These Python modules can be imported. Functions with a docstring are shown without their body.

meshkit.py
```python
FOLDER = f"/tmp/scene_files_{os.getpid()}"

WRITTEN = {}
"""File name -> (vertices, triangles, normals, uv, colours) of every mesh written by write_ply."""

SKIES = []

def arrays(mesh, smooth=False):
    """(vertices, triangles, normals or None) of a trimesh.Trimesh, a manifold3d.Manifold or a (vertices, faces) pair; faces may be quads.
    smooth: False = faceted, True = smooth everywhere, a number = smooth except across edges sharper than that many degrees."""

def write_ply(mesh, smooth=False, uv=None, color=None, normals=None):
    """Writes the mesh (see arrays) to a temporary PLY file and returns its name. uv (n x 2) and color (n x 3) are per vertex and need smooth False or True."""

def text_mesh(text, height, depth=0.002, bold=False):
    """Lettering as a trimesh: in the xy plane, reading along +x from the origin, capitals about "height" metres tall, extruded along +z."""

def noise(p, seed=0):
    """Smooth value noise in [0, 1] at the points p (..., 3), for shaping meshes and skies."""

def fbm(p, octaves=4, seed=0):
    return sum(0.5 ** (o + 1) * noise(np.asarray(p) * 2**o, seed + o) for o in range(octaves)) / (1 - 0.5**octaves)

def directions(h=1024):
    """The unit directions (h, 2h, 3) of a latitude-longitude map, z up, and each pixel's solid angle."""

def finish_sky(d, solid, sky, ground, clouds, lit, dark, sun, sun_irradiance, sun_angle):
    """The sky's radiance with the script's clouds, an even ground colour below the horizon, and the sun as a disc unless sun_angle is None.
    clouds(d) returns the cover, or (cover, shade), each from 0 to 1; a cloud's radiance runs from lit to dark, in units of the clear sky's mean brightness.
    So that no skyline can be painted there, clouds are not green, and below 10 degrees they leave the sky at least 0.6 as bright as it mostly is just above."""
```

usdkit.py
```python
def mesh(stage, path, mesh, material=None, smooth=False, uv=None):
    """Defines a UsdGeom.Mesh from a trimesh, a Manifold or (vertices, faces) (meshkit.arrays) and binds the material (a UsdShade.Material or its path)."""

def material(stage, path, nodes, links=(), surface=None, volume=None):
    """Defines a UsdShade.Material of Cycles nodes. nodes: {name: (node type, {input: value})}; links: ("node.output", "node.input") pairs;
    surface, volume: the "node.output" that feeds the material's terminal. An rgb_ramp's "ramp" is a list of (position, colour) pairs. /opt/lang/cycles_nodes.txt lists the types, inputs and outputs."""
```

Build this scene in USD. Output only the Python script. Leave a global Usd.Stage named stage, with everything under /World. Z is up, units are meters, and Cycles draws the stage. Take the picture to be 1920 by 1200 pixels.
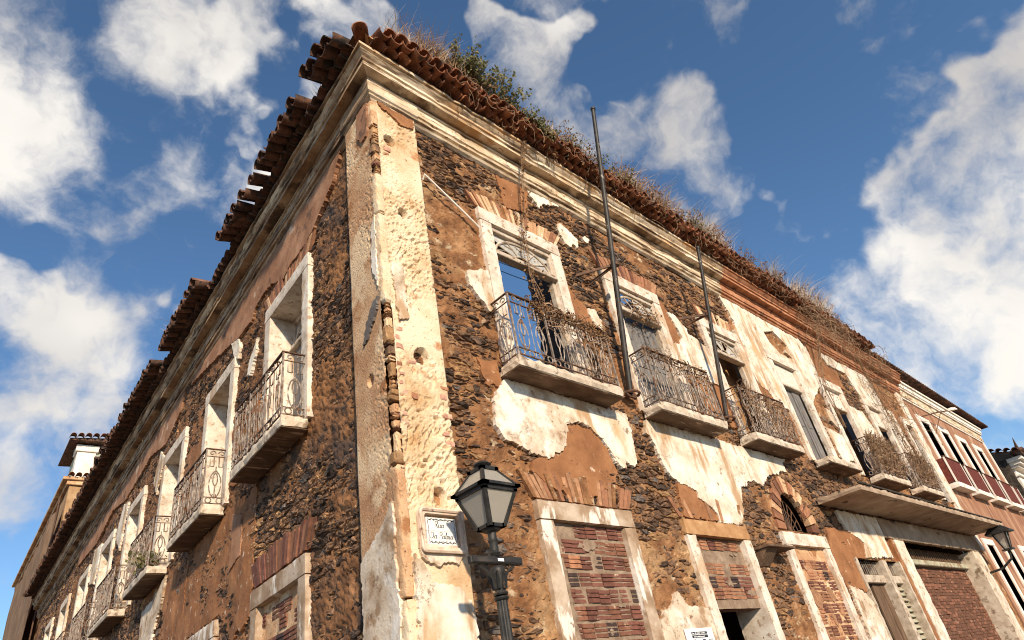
import math, random
import numpy as np
import trimesh, shapely
from shapely.geometry import Polygon, Point, box as sbox
from scipy.spatial import Delaunay, ConvexHull
import meshkit, usdkit
from pxr import Usd, UsdGeom, UsdLux, UsdShade, Gf, Sdf

stage = Usd.Stage.CreateInMemory()
UsdGeom.SetStageUpAxis(stage, 'Z'); UsdGeom.SetStageMetersPerUnit(stage, 1.0)
UsdGeom.Xform.Define(stage, '/World'); UsdGeom.Scope.Define(stage, '/World/Looks')
RNG = np.random.default_rng(7); random.seed(7)

# ------------------------------------------------------------------ camera
cam = UsdGeom.Camera.Define(stage, '/World/camera')
cam.CreateHorizontalApertureAttr(36.0); cam.CreateVerticalApertureAttr(22.5)
cam.CreateFocalLengthAttr(22.751)
cam.CreateClippingRangeAttr(Gf.Vec2f(0.05, 5000))
RIGHT = (0.72695991, -0.66673425, -0.16430072); DOWN = (0.26710634, 0.49498569, -0.82682729); FWD = (0.63260058, 0.55718453, 0.5379237)
EYE = (-3.28543427, -4.56915122, 1.65)
cam.AddTransformOp().Set(Gf.Matrix4d(*RIGHT, 0, -DOWN[0], -DOWN[1], -DOWN[2], 0, -FWD[0], -FWD[1], -FWD[2], 0, *EYE, 1))
EXPOSURE = 0.33
cam.CreateExposureAttr(EXPOSURE)

# ------------------------------------------------------------------ sun and sky
SUN = np.array([-0.40, -0.80, 0.44]); SUN /= np.linalg.norm(SUN)
sun = UsdLux.DistantLight.Define(stage, '/World/sun')
sun.CreateIntensityAttr(1.25); sun.CreateAngleAttr(2.5); sun.CreateNormalizeAttr(True)
sun.CreateColorAttr(Gf.Vec3f(1.0, 0.83, 0.61))
zax = SUN; xax = np.cross([0, 0, 1.0], zax); xax /= np.linalg.norm(xax); yax = np.cross(zax, xax)
sun.AddTransformOp().Set(Gf.Matrix4d(*xax, 0, *yax, 0, *zax, 0, 0, 0, 30, 1))
CLOUDS = [  # direction of a cloud bank, angular radius, weight
    ((0.02, 0.65, 0.76), .17, .78), ((0.01, 0.72, 0.70), .11, .7), ((0.13, 0.59, 0.80), .085, .8), ((0.20, 0.64, 0.74), .09, .55), ((0.24, 0.49, 0.84), .09, .75),
    ((0.30, 0.51, 0.81), .10, .9), ((0.27, 0.56, 0.78), .06, .8), ((0.07, 0.86, 0.50), .07, .9), ((0.14, 0.89, 0.43), .14, .8), ((0.20, 0.81, 0.55), .06, .7), ((0.24, 0.74, 0.63), .05, .4),
    ((0.25, 0.72, 0.65), .08, .55), ((0.53, 0.34, 0.78), .07, .8), ((0.59, 0.29, 0.75), .065, .8), ((0.69, 0.27, 0.67), .10, .75), ((0.75, 0.23, 0.62), .07, .7), ((0.66, 0.30, 0.69), .07, .8),
    ((0.87, -0.03, 0.48), .08, 1.1), ((0.86, -0.10, 0.49), .085, 1.1), ((0.88, 0.05, 0.45), .10, 1.2), ((0.89, 0.10, 0.44), .08, 1.1), ((0.93, 0.08, 0.36), .15, 1.25), ((0.97, 0.06, 0.23), .20, .95),
    ((0.69, 0.03, 0.73), .06, .3), ((0.62, 0.53, 0.575), .05, .7)]
nodes = {'tc': ('texture_coordinate', {}), 'nrm': ('vector_math', {'math_type': 'normalize'}),
         'sky': ('sky_texture', {'sky_type': 'single_scattering', 'sun_disc': False, 'sun_elevation': float(math.asin(SUN[2])), 'sun_rotation': float(math.atan2(SUN[0], SUN[1])), 'altitude': 900.0, 'air_density': 1.0, 'aerosol_density': 0.25, 'ozone_density': 3.0}),
         'n1': ('noise_texture', {'scale': 6.2, 'detail': 14.0, 'roughness': .57, 'distortion': .0}),
         'n2': ('noise_texture', {'scale': 2.3, 'detail': 4.0, 'roughness': .5}),
         'wv2': ('noise_texture', {'scale': 9.0, 'detail': 6.0, 'roughness': .55}), 'wsub2': ('vector_math', {'math_type': 'subtract', 'vector2': (.5, .5, .5)}), 'wsc2': ('vector_math', {'math_type': 'scale', 'scale': .085}), 'wadd2': ('vector_math', {'math_type': 'add'}), 'wv': ('noise_texture', {'scale': 7.0, 'detail': 3.0}), 'wsub': ('vector_math', {'math_type': 'subtract', 'vector2': (.5, .5, .5)}), 'wsc': ('vector_math', {'math_type': 'scale', 'scale': .10}), 'wadd': ('vector_math', {'math_type': 'add'})}
links = [('tc.generated', 'nrm.vector1'), ('nrm.vector', 'wv.vector'), ('wv.color', 'wsub.vector1'), ('wsub.vector', 'wsc.vector1'), ('nrm.vector', 'wadd.vector1'), ('wsc.vector', 'wadd.vector2'),
         ('wadd2.vector', 'n1.vector'), ('nrm.vector', 'wv2.vector'), ('wv2.color', 'wsub2.vector1'), ('wsub2.vector', 'wsc2.vector1'), ('nrm.vector', 'wadd2.vector1'), ('wsc2.vector', 'wadd2.vector2'), ('nrm.vector', 'n2.vector'), ]
prev = None
for i, (d, r, w) in enumerate(CLOUDS):
    d = np.array(d) / np.linalg.norm(d)
    nodes[f'd{i}'] = ('vector_math', {'math_type': 'dot_product', 'vector2': tuple(d)})
    nodes[f'm{i}'] = ('map_range', {'range_type': 'smoothstep', 'from_min': math.cos(r * 1.75), 'from_max': 1.0 - (1 - math.cos(r)) * .02, 'to_min': 0.0, 'to_max': w, 'clamp': True})
    links += [('wadd.vector', f'd{i}.vector1'), (f'd{i}.value', f'm{i}.value')]
    if prev:
        nodes[f'a{i}'] = ('math', {'math_type': 'maximum'}); links += [(prev, f'a{i}.value1'), (f'm{i}.result', f'a{i}.value2')]; prev = f'a{i}.value'
    else:
        prev = f'm{i}.result'
nodes.update({'nsc': ('math', {'math_type': 'multiply_add', 'value2': 3.4, 'value3': -1.66}), 'sum': ('math', {'math_type': 'multiply_add', 'value2': .72}),
              'den': ('map_range', {'range_type': 'smoothstep', 'from_min': .26, 'from_max': 1.10, 'to_min': 0.0, 'to_max': .98, 'clamp': True}),
              'shade': ('map_range', {'range_type': 'smoothstep', 'from_min': .38, 'from_max': .60, 'to_min': 0.0, 'to_max': 1.0, 'clamp': True}),
              'ccol': ('mix', {'color1': (4.0, 3.85, 3.75), 'color2': (6.7, 6.4, 5.95)}), 'hs': ('hsv', {'hue': .497, 'saturation': 1.08, 'value': 1.05}), 'mx': ('mix', {}),
              'bg': ('background_shader', {'strength': 0.122})})
links += [('n1.fac', 'nsc.value1'), (prev, 'sum.value1'), ('nsc.value', 'sum.value3'), ('sum.value', 'den.value'), ('n2.fac', 'shade.value'), ('shade.result', 'ccol.fac'),
          ('sky.color', 'hs.color'), ('hs.color', 'mx.color1'), ('ccol.color', 'mx.color2'), ('den.result', 'mx.fac'), ('mx.color', 'bg.color')]
skymat = usdkit.material(stage, '/World/Looks/sky_light', nodes, links, surface='bg.background')
dome = UsdLux.DomeLight.Define(stage, '/World/sky')
UsdShade.MaterialBindingAPI.Apply(dome.GetPrim()).Bind(skymat)
dome.GetPrim().SetCustomDataByKey('kind', 'structure')

# ------------------------------------------------------------------ materials
M = {}
def mat(name, ramp, scale=6., detail=6., bump=(), rough=.9, crack=None, stretch=(1, 1, 1), spots=None, over=None, vary=0., metallic=0., spec=.25, translucent=0.):
    """ramp: colours by noise; spots: (scale, lo, hi, colour, stretch) blotches of another colour; over: a second such list; bump: (scale, strength, distance) list"""
    n = {'g': ('geometry', {}), 'mp': ('mapping', {'scale': tuple(stretch)}), 'no': ('noise_texture', {'scale': float(scale), 'detail': float(detail), 'roughness': .62}),
         'rp': ('rgb_ramp', {'ramp': ramp}), 'p': ('principled_bsdf', {'roughness': float(rough), 'metallic': float(metallic), 'specular_ior_level': float(spec)})}
    l = [('g.position', 'mp.vector'), ('mp.vector', 'no.vector'), ('no.fac', 'rp.fac')]
    col = 'rp.color'
    for i, s in enumerate(([spots] if spots else []) + (over or [])):
        n[f'sm{i}'] = ('mapping', {'scale': tuple(s[4]) if len(s) > 4 else (1, 1, 1), 'location': (3.1 * i + 1.7, 1.3 * i, .7 * i)})
        n[f'sn{i}'] = ('noise_texture', {'scale': float(s[0]), 'detail': 8.0, 'roughness': .6})
        n[f'sr{i}'] = ('map_range', {'range_type': 'smoothstep', 'from_min': float(s[1]), 'from_max': float(s[2]), 'to_min': 0.0, 'to_max': float(s[5]) if len(s) > 5 else 1.0, 'clamp': True})
        n[f'sx{i}'] = ('mix', {'color2': s[3]})
        l += [('g.position', f'sm{i}.vector'), (f'sm{i}.vector', f'sn{i}.vector'), (f'sn{i}.fac', f'sr{i}.value'), (f'sr{i}.result', f'sx{i}.fac'), (col, f'sx{i}.color1')]
        col = f'sx{i}.color'
    if crack:
        n['ck'] = ('voronoi_texture', {'feature': 'distance_to_edge', 'scale': float(crack[0])}); n['cn'] = ('noise_texture', {'scale': 7.0, 'detail': 6.0, 'roughness': .65}); n['cs'] = ('vector_math', {'math_type': 'scale', 'scale': .35}); n['ca'] = ('vector_math', {'math_type': 'add'})
        n['cm'] = ('map_range', {'from_min': 0.0, 'from_max': float(crack[1]), 'to_min': .85, 'to_max': 0.0, 'clamp': True}); n['cg'] = ('noise_texture', {'scale': 1.6, 'detail': 3.0}); n['cgm'] = ('map_range', {'from_min': .48, 'from_max': .56, 'to_min': 0.0, 'to_max': 1.0, 'clamp': True}); n['cf'] = ('math', {'math_type': 'multiply'}); n['cx'] = ('mix', {'color2': (.16, .10, .065)})
        l += [('g.position', 'cn.vector'), ('cn.color', 'cs.vector1'), ('g.position', 'ca.vector1'), ('cs.vector', 'ca.vector2'), ('ca.vector', 'ck.vector'), ('ck.distance', 'cm.value'), ('g.position', 'cg.vector'), ('cg.fac', 'cgm.value'), ('cm.result', 'cf.value1'), ('cgm.result', 'cf.value2'), ('cf.value', 'cx.fac'), (col, 'cx.color1')]; col = 'cx.color'
    if vary:
        n['oi'] = ('object_info', {}); n['vr'] = ('map_range', {'from_min': 0., 'from_max': 1., 'to_min': 1 - vary, 'to_max': 1 + vary}); n['vh'] = ('hsv', {'hue': .5, 'saturation': 1.0})
        l += [('oi.random', 'vr.value'), ('vr.result', 'vh.value'), (col, 'vh.color')]; col = 'vh.color'
    l.append((col, 'p.base_color'))
    nn = None
    for i, (bs, st, di) in enumerate(bump):
        n[f'bn{i}'] = ('noise_texture', {'scale': float(bs), 'detail': 5.0, 'roughness': .65}); n[f'b{i}'] = ('bump', {'strength': float(st), 'distance': float(di)})
        l += [('g.position', f'bn{i}.vector'), (f'bn{i}.fac', f'b{i}.height')]
        if nn: l.append((nn, f'b{i}.normal'))
        nn = f'b{i}.normal'
    if nn: l.append((nn, 'p.normal'))
    surf = 'p.BSDF'
    if translucent:
        n['tr'] = ('translucent_bsdf', {}); n['mc'] = ('mix_closure', {'fac': float(translucent)}); l += [(col, 'tr.color'), ('p.BSDF', 'mc.closure1'), ('tr.BSDF', 'mc.closure2')]; surf = 'mc.closure'
    M[name] = usdkit.material(stage, f'/World/Looks/{name}', n, l, surface=surf)
    return M[name]
mat('mortar', [(.25, (.12, .055, .025)), (.42, (.23, .105, .046)), (.55, (.35, .17, .076)), (.72, (.50, .285, .145))], 3.6, 10, [(26, 1., .035), (110, .9, .012)],
    spots=(1.1, .51, .63, (.56, .36, .19), (1, 1, 1), .55), over=[(14., .56, .72, (.13, .07, .04)), (4.2, .57, .68, (.66, .52, .35), (1, 1, 1.6), .8)])
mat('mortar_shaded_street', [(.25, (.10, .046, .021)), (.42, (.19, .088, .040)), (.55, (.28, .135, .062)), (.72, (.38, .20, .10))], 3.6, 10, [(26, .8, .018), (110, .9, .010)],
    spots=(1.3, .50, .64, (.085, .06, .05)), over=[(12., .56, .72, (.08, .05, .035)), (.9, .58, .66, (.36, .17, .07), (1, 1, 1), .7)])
mat('stone_dark', [(.3, (.04, .027, .021)), (.5, (.085, .055, .04)), (.7, (.17, .105, .07))], 9, 8, [(30, .8, .02), (110, .6, .006)], rough=.8, spots=(7., .56, .70, (.32, .17, .08)), vary=.3)
mat('stone_brown', [(.3, (.085, .047, .03)), (.5, (.17, .098, .06)), (.7, (.31, .185, .108))], 9, 8, [(30, .8, .02), (110, .6, .006)], rough=.85, spots=(6., .54, .68, (.38, .21, .10)), vary=.3)
mat('stone_ochre', [(.3, (.20, .105, .05)), (.5, (.32, .18, .085)), (.7, (.48, .30, .16))], 9, 8, [(30, .8, .02), (110, .6, .006)], vary=.25)
mat('stone_grey', [(.3, (.06, .05, .047)), (.5, (.12, .10, .09)), (.7, (.22, .18, .15))], 9, 8, [(30, .8, .02), (110, .6, .006)], spots=(6., .56, .70, (.32, .18, .09)), vary=.3)
mat('white_plaster', [(.32, (.42, .31, .21)), (.46, (.66, .57, .46)), (.60, (.79, .73, .64))], 2.2, 9, crack=(1.7, .012), bump= [(5, .5, .03), (60, .45, .006)],
    spots=(2.6, .52, .62, (.44, .29, .17), (1, 1, .26)), over=[(9., .60, .70, (.26, .18, .12)), (1.3, .60, .70, (.55, .36, .20), (1, 1, .4))], spec=.3)
mat('stained_plaster', [(.3, (.36, .26, .18)), (.48, (.57, .46, .35)), (.7, (.74, .65, .54))], 3.0, 9, crack=(2.2, .014), bump= [(5, .6, .03), (60, .45, .006)],
    spots=(3.6, .50, .64, (.34, .22, .13)), over=[(11., .58, .68, (.22, .14, .09)), (1.4, .52, .62, (.78, .72, .64))], spec=.3)
mat('brown_render', [(.3, (.20, .085, .037)), (.5, (.29, .13, .057)), (.7, (.38, .185, .085))], 2.6, 9, [(6, .6, .03), (55, .7, .01), (160, .5, .004)], spots=(9., .62, .70, (.60, .46, .34)), over=[(13., .60, .70, (.17, .08, .04))])
mat('pink_render', [(.3, (.24, .115, .065)), (.5, (.34, .175, .10)), (.7, (.45, .26, .165))], 2.2, 9, [(5, .5, .03), (50, .5, .008)], spots=(3., .58, .68, (.14, .08, .055)), over=[(1.2, .60, .68, (.55, .40, .30))])
mat('cream_pilaster', [(.28, (.48, .29, .14)), (.45, (.68, .51, .33)), (.6, (.78, .66, .49))], 1.6, 8, [(45, .9, .015), (140, .6, .006)], spots=(20., .60, .68, (.34, .17, .08)), over=[(2.2, .58, .66, (.46, .22, .10)), (.9, .54, .62, (.60, .36, .19), (1, 1, .7), .8)])
mat('orange_pilaster', [(.28, (.34, .165, .078)), (.45, (.50, .285, .155)), (.6, (.64, .43, .26))], 1.4, 8, [(45, .9, .015), (140, .6, .006)], spots=(1.3, .52, .60, (.72, .53, .34)), over=[(30., .60, .66, (.15, .075, .045)), (3., .58, .66, (.36, .17, .075))])
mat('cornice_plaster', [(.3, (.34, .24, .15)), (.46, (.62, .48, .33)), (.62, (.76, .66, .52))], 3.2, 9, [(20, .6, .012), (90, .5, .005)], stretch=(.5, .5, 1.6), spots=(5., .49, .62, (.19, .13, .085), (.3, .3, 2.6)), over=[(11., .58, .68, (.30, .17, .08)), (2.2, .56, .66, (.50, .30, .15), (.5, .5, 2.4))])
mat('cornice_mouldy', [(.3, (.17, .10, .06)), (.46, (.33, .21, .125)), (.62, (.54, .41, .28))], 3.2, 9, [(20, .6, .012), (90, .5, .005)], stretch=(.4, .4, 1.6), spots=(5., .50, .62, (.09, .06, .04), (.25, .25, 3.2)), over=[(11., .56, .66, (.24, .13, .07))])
mat('red_cornice', [(.3, (.30, .13, .07)), (.5, (.42, .19, .10)), (.7, (.55, .30, .18))], 3.2, 8, [(20, .5, .01)], spots=(5., .56, .66, (.16, .08, .05)))
mat('frame_stone', [(.3, (.44, .35, .27)), (.48, (.63, .54, .45)), (.66, (.76, .70, .62))], 4., 9, [(30, .4, .010), (120, .35, .004)], spots=(10., .57, .66, (.38, .27, .18)), over=[(2., .57, .66, (.48, .34, .22), (1, 1, .4)), (24., .62, .68, (.22, .14, .09))], spec=.3)
mat('frame_worn', [(.3, (.20, .125, .075)), (.46, (.34, .235, .155)), (.62, (.52, .42, .33))], 3., 9, [(30, .45, .01), (120, .35, .004)], spots=(3.2, .535, .585, (.72, .66, .59), (1, 1, .35)), over=[(8., .60, .70, (.22, .13, .08))], spec=.3)
mat('slab_stone', [(.3, (.38, .30, .22)), (.5, (.56, .47, .375)), (.7, (.67, .60, .50))], 5., 8, [(30, .5, .012), (100, .4, .005)], spots=(4., .55, .66, (.22, .16, .11)), over=[(12., .62, .70, (.12, .09, .07))])
for nm, c in (('brick_red', (.155, .064, .046)), ('brick_tan', (.34, .18, .10)), ('brick_orange', (.30, .14, .078)), ('brick_dark', (.06, .038, .034)), ('brick_brown', (.18, .08, .05)), ('brick_umber', (.145, .068, .042))):
    mat(nm, [(.3, tuple(.7 * x for x in c)), (.5, c), (.7, tuple(min(1, 1.35 * x) for x in c))], 14., 6, [(60, .5, .006)], vary=.22, spots=(10., .62, .72, (.45, .33, .24)))
mat('brick_pink', [(.3, (.34, .17, .12)), (.5, (.47, .26, .19)), (.7, (.58, .37, .28))], 14., 6, [(60, .5, .006)], spots=(9., .55, .66, (.62, .46, .32)))
mat('grey_mortar', [(.3, (.17, .115, .078)), (.5, (.26, .185, .13)), (.7, (.37, .28, .205))], 7., 8, [(22, .8, .02), (80, .6, .008)])
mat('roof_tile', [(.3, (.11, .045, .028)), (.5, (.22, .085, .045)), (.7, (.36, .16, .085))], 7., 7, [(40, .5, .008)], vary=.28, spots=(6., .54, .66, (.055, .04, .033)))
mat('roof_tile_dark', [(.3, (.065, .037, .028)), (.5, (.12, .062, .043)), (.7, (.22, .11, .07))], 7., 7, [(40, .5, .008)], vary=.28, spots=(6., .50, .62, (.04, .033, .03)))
mat('eave_mortar', [(.3, (.38, .19, .09)), (.5, (.55, .31, .16)), (.7, (.66, .45, .27))], 7., 7, [(30, .6, .01)], spots=(6., .55, .66, (.16, .08, .05)))
mat('wrought_iron', [(.3, (.10, .08, .068)), (.5, (.23, .185, .155)), (.7, (.46, .40, .34))], 18., 6, [(90, .4, .003)], rough=.6, spots=(9., .52, .64, (.16, .075, .035)))
mat('rusty_iron', [(.3, (.05, .035, .028)), (.5, (.10, .055, .035)), (.7, (.19, .09, .05))], 18., 6, [(90, .4, .003)], rough=.7)
mat('black_iron', [(.3, (.012, .012, .012)), (.5, (.021, .020, .019)), (.7, (.045, .040, .036))], 14., 6, [(70, .35, .003)], rough=.55, spec=.35, spots=(9., .62, .70, (.10, .06, .04)))
mat('pole_iron', [(.3, (.014, .012, .011)), (.5, (.026, .022, .019)), (.7, (.07, .055, .045))], 4., 6, [(70, .4, .003)], rough=.55, spec=.4, spots=(4., .64, .70, (.30, .26, .22)))
mat('old_wood', [(.3, (.07, .042, .026)), (.5, (.13, .08, .05)), (.7, (.22, .145, .095))], 6., 8, [(40, .5, .006)], stretch=(6, 6, .6))
mat('painted_wood', [(.3, (.30, .23, .17)), (.5, (.46, .38, .30)), (.7, (.58, .52, .44))], 8., 8, [(40, .4, .004)], spots=(8., .57, .68, (.20, .13, .085)))
mat('grey_wood', [(.3, (.10, .095, .092)), (.5, (.165, .155, .15)), (.7, (.25, .235, .22))], 6., 8, [(40, .4, .004)], stretch=(5, 5, .6), spots=(7., .60, .70, (.16, .10, .065)))
mat('green_wood', [(.3, (.22, .20, .14)), (.5, (.38, .36, .27)), (.7, (.48, .47, .38))], 7., 8, [(40, .4, .004)], spots=(5., .56, .66, (.24, .12, .06)))
mat('blind_board', [(.3, (.52, .44, .36)), (.5, (.66, .59, .51)), (.7, (.74, .69, .62))], 7., 7, [(40, .3, .004)], stretch=(1, 1, 5))
mat('dusty_glass', [(.3, (.50, .49, .46)), (.5, (.62, .61, .58)), (.7, (.72, .71, .68))], 7., 5, [], rough=.35, spec=.5, translucent=.3)
mat('interior_grey', [(.3, (.11, .10, .098)), (.5, (.17, .16, .155)), (.7, (.25, .235, .22))], 2., 7, [(20, .6, .015)], spots=(1.6, .52, .62, (.14, .12, .11)))
mat('interior_ochre', [(.3, (.22, .12, .055)), (.5, (.34, .19, .09)), (.7, (.44, .27, .14))], 2.4, 8, [(20, .8, .02), (70, .6, .008)])
mat('shaded_stained_soffit', [(.3, (.07, .042, .027)), (.5, (.135, .085, .055)), (.7, (.24, .165, .11))], 3., 9, [(14, .6, .012), (60, .5, .005)], stretch=(.7, 2.2, 1), spots=(5., .60, .68, (.45, .36, .28), (.5, 2.5, 1)))  # dark brown holds the shade under the slab as well as its stains
mat('concrete', [(.3, (.24, .17, .12)), (.5, (.36, .265, .19)), (.7, (.47, .37, .28))], 2.6, 8, [(14, .4, .012), (80, .35, .004)], spots=(3., .60, .67, (.09, .065, .05), (.5, 1.6, 1)), over=[(1.2, .60, .70, (.55, .45, .36))])
mat('pink_wall', [(.3, (.22, .105, .062)), (.5, (.32, .165, .10)), (.7, (.45, .28, .18))], 1.4, 8, [(30, .35, .006)], stretch=(1.4, 1.4, .4), spots=(2.2, .53, .66, (.20, .085, .055), (1.6, 1.6, .3)), over=[(1.1, .58, .66, (.55, .42, .31), (1, 1, .5))])
mat('white_trim', [(.3, (.62, .55, .47)), (.5, (.76, .71, .64)), (.7, (.80, .77, .71))], 3., 7, [(40, .3, .004)], spots=(5., .60, .70, (.45, .33, .24)))
mat('red_lattice', [(.3, (.085, .022, .018)), (.5, (.14, .035, .026)), (.7, (.20, .06, .045))], 9., 6, [(60, .4, .004)])
mat('red_shutter', [(.3, (.10, .035, .028)), (.5, (.16, .055, .042)), (.7, (.24, .10, .08))], 9., 6, [(60, .4, .004)])
mat('dry_grass', [(.3, (.27, .155, .09)), (.5, (.41, .265, .165)), (.7, (.56, .42, .30))], 5., 3, [], vary=.15, translucent=.3)
mat('pale_twig', [(.3, (.33, .26, .20)), (.5, (.48, .41, .34)), (.7, (.60, .54, .47))], 5., 3, [], translucent=.15)
mat('dry_vine', [(.3, (.11, .065, .038)), (.5, (.20, .125, .075)), (.7, (.34, .23, .15))], 5., 4, [])
mat('dry_leaf', [(.3, (.17, .085, .04)), (.5, (.28, .15, .07)), (.7, (.40, .25, .13))], 6., 3, [], translucent=.25)
mat('green_leaf', [(.3, (.11, .115, .042)), (.5, (.19, .185, .08)), (.7, (.34, .29, .15))], 5., 3, [], translucent=.3, spec=.3, rough=.6)
mat('ceramic_white', [(.3, (.72, .70, .67)), (.6, (.80, .79, .77))], 5., 3, [], rough=.25, spec=.5)
mat('ink_blue', [(.3, (.018, .022, .03)), (.6, (.03, .035, .05))], 5., 3, [], rough=.4)
mat('sign_frame', [(.3, (.46, .33, .25)), (.5, (.62, .49, .39)), (.7, (.72, .62, .53))], 9., 7, [(50, .4, .004)], spots=(9., .58, .68, (.30, .17, .11)))
mat('paper_white', [(.3, (.72, .72, .74)), (.6, (.80, .80, .80))], 5., 3, [], rough=.6)
mat('ink_purple', [(.3, (.07, .06, .13)), (.6, (.10, .09, .18))], 5., 3, [], rough=.6)
mat('net_cloth', [(.3, (.19, .115, .07)), (.5, (.28, .18, .115)), (.7, (.36, .25, .17))], 3., 7, [(30, .5, .01)], stretch=(1, 1, .4), translucent=.25)
mat('pale_green', [(.3, (.58, .60, .44)), (.6, (.68, .69, .55))], 3., 5, [(30, .3, .004)])
mat('orange_wall', [(.3, (.24, .14, .07)), (.5, (.36, .22, .115)), (.7, (.46, .31, .18))], 2., 7, [(30, .4, .006)])
mat('orange_stone', [(.3, (.30, .15, .065)), (.5, (.42, .235, .11)), (.7, (.52, .32, .17))], 4., 8, [(30, .45, .01)], spots=(8., .62, .70, (.6, .48, .36)))
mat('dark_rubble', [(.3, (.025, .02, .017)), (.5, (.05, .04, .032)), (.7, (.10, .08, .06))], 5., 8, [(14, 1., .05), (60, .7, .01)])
mat('cobble', [(.3, (.085, .060, .040)), (.5, (.125, .09, .06)), (.7, (.17, .125, .085))], 8., 7, [(18, .7, .02)])
mat('kerb_stone', [(.3, (.09, .078, .066)), (.5, (.13, .11, .095)), (.7, (.18, .155, .13))], 8., 7, [(30, .4, .008)])
mat('lamp_glass_back', [(.3, (.5, .48, .44)), (.6, (.6, .58, .54))], 5., 3, [], rough=.3)
n = {'fr': ('fresnel', {'IOR': 1.45}), 't': ('transparent_bsdf', {'color': (.86, .85, .82)}), 'd': ('principled_bsdf', {'base_color': (.80, .74, .64), 'roughness': .6}), 'g': ('glossy_bsdf', {'color': (.9, .9, .9), 'roughness': .12}), 'm': ('mix_closure', {}), 'm2': ('mix_closure', {'fac': .36})}
M['lamp_glass'] = usdkit.material(stage, '/World/Looks/lamp_glass', n, [('fr.fac', 'm.fac'), ('t.BSDF', 'm2.closure1'), ('d.BSDF', 'm2.closure2'), ('m2.closure', 'm.closure1'), ('g.BSDF', 'm.closure2')], surface='m.closure')
n = {'fr': ('fresnel', {'IOR': 1.5}), 't': ('transparent_bsdf', {'color': (.75, .76, .76)}), 'g': ('glossy_bsdf', {'color': (.9, .9, .9), 'roughness': .05}), 'm': ('mix_closure', {})}
M['window_glass'] = usdkit.material(stage, '/World/Looks/window_glass', n, [('fr.fac', 'm.fac'), ('t.BSDF', 'm.closure1'), ('g.BSDF', 'm.closure2')], surface='m.closure')

# ------------------------------------------------------------------ prims
USED = {}
def numbered(path):
    k = USED.get(path, -1) + 1; USED[path] = k
    return path if k == 0 else f'{path}_{k:03d}'
def thing(name, label, cat, group=None, kind=None, loc=None):
    x = UsdGeom.Xform.Define(stage, numbered('/World/' + name)); p = x.GetPrim()
    if loc is not None: x.AddTranslateOp().Set(Gf.Vec3d(*map(float, loc)))
    if label: p.SetCustomDataByKey('label', label)
    if cat: p.SetCustomDataByKey('category', cat)
    if group: p.SetCustomDataByKey('group', group)
    if kind: p.SetCustomDataByKey('kind', kind)
    return str(p.GetPath())
def tag(path, label=None, cat=None, group=None, kind=None):
    p = stage.GetPrimAtPath(path)
    for k, v in (('label', label), ('category', cat), ('group', group), ('kind', kind)):
        if v: p.SetCustomDataByKey(k, v)
    return path
def part(parent, name):
    return str(UsdGeom.Xform.Define(stage, numbered(f'{parent}/{name}')).GetPath())
class Frame:
    """local axes: u along a wall, w out of it, z up"""
    def __init__(s, o, d, n):
        s.o, s.d, s.n = map(lambda a: np.array(a, float), (o, d, n)); s.flip = np.linalg.det(np.stack([s.d, s.n, [0, 0, 1.]])) < 0
    def pts(s, v):
        v = np.asarray(v, float); return s.o + v[:, :1] * s.d + v[:, 1:2] * s.n + v[:, 2:3] * np.array([0, 0, 1.])
    def p(s, u, w, z): return s.pts(np.array([[u, w, z]]))[0]
ANG = 1.48109765
RF = Frame((0, 0, 0), (1, 0, 0), (0, -1, 0))
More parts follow.
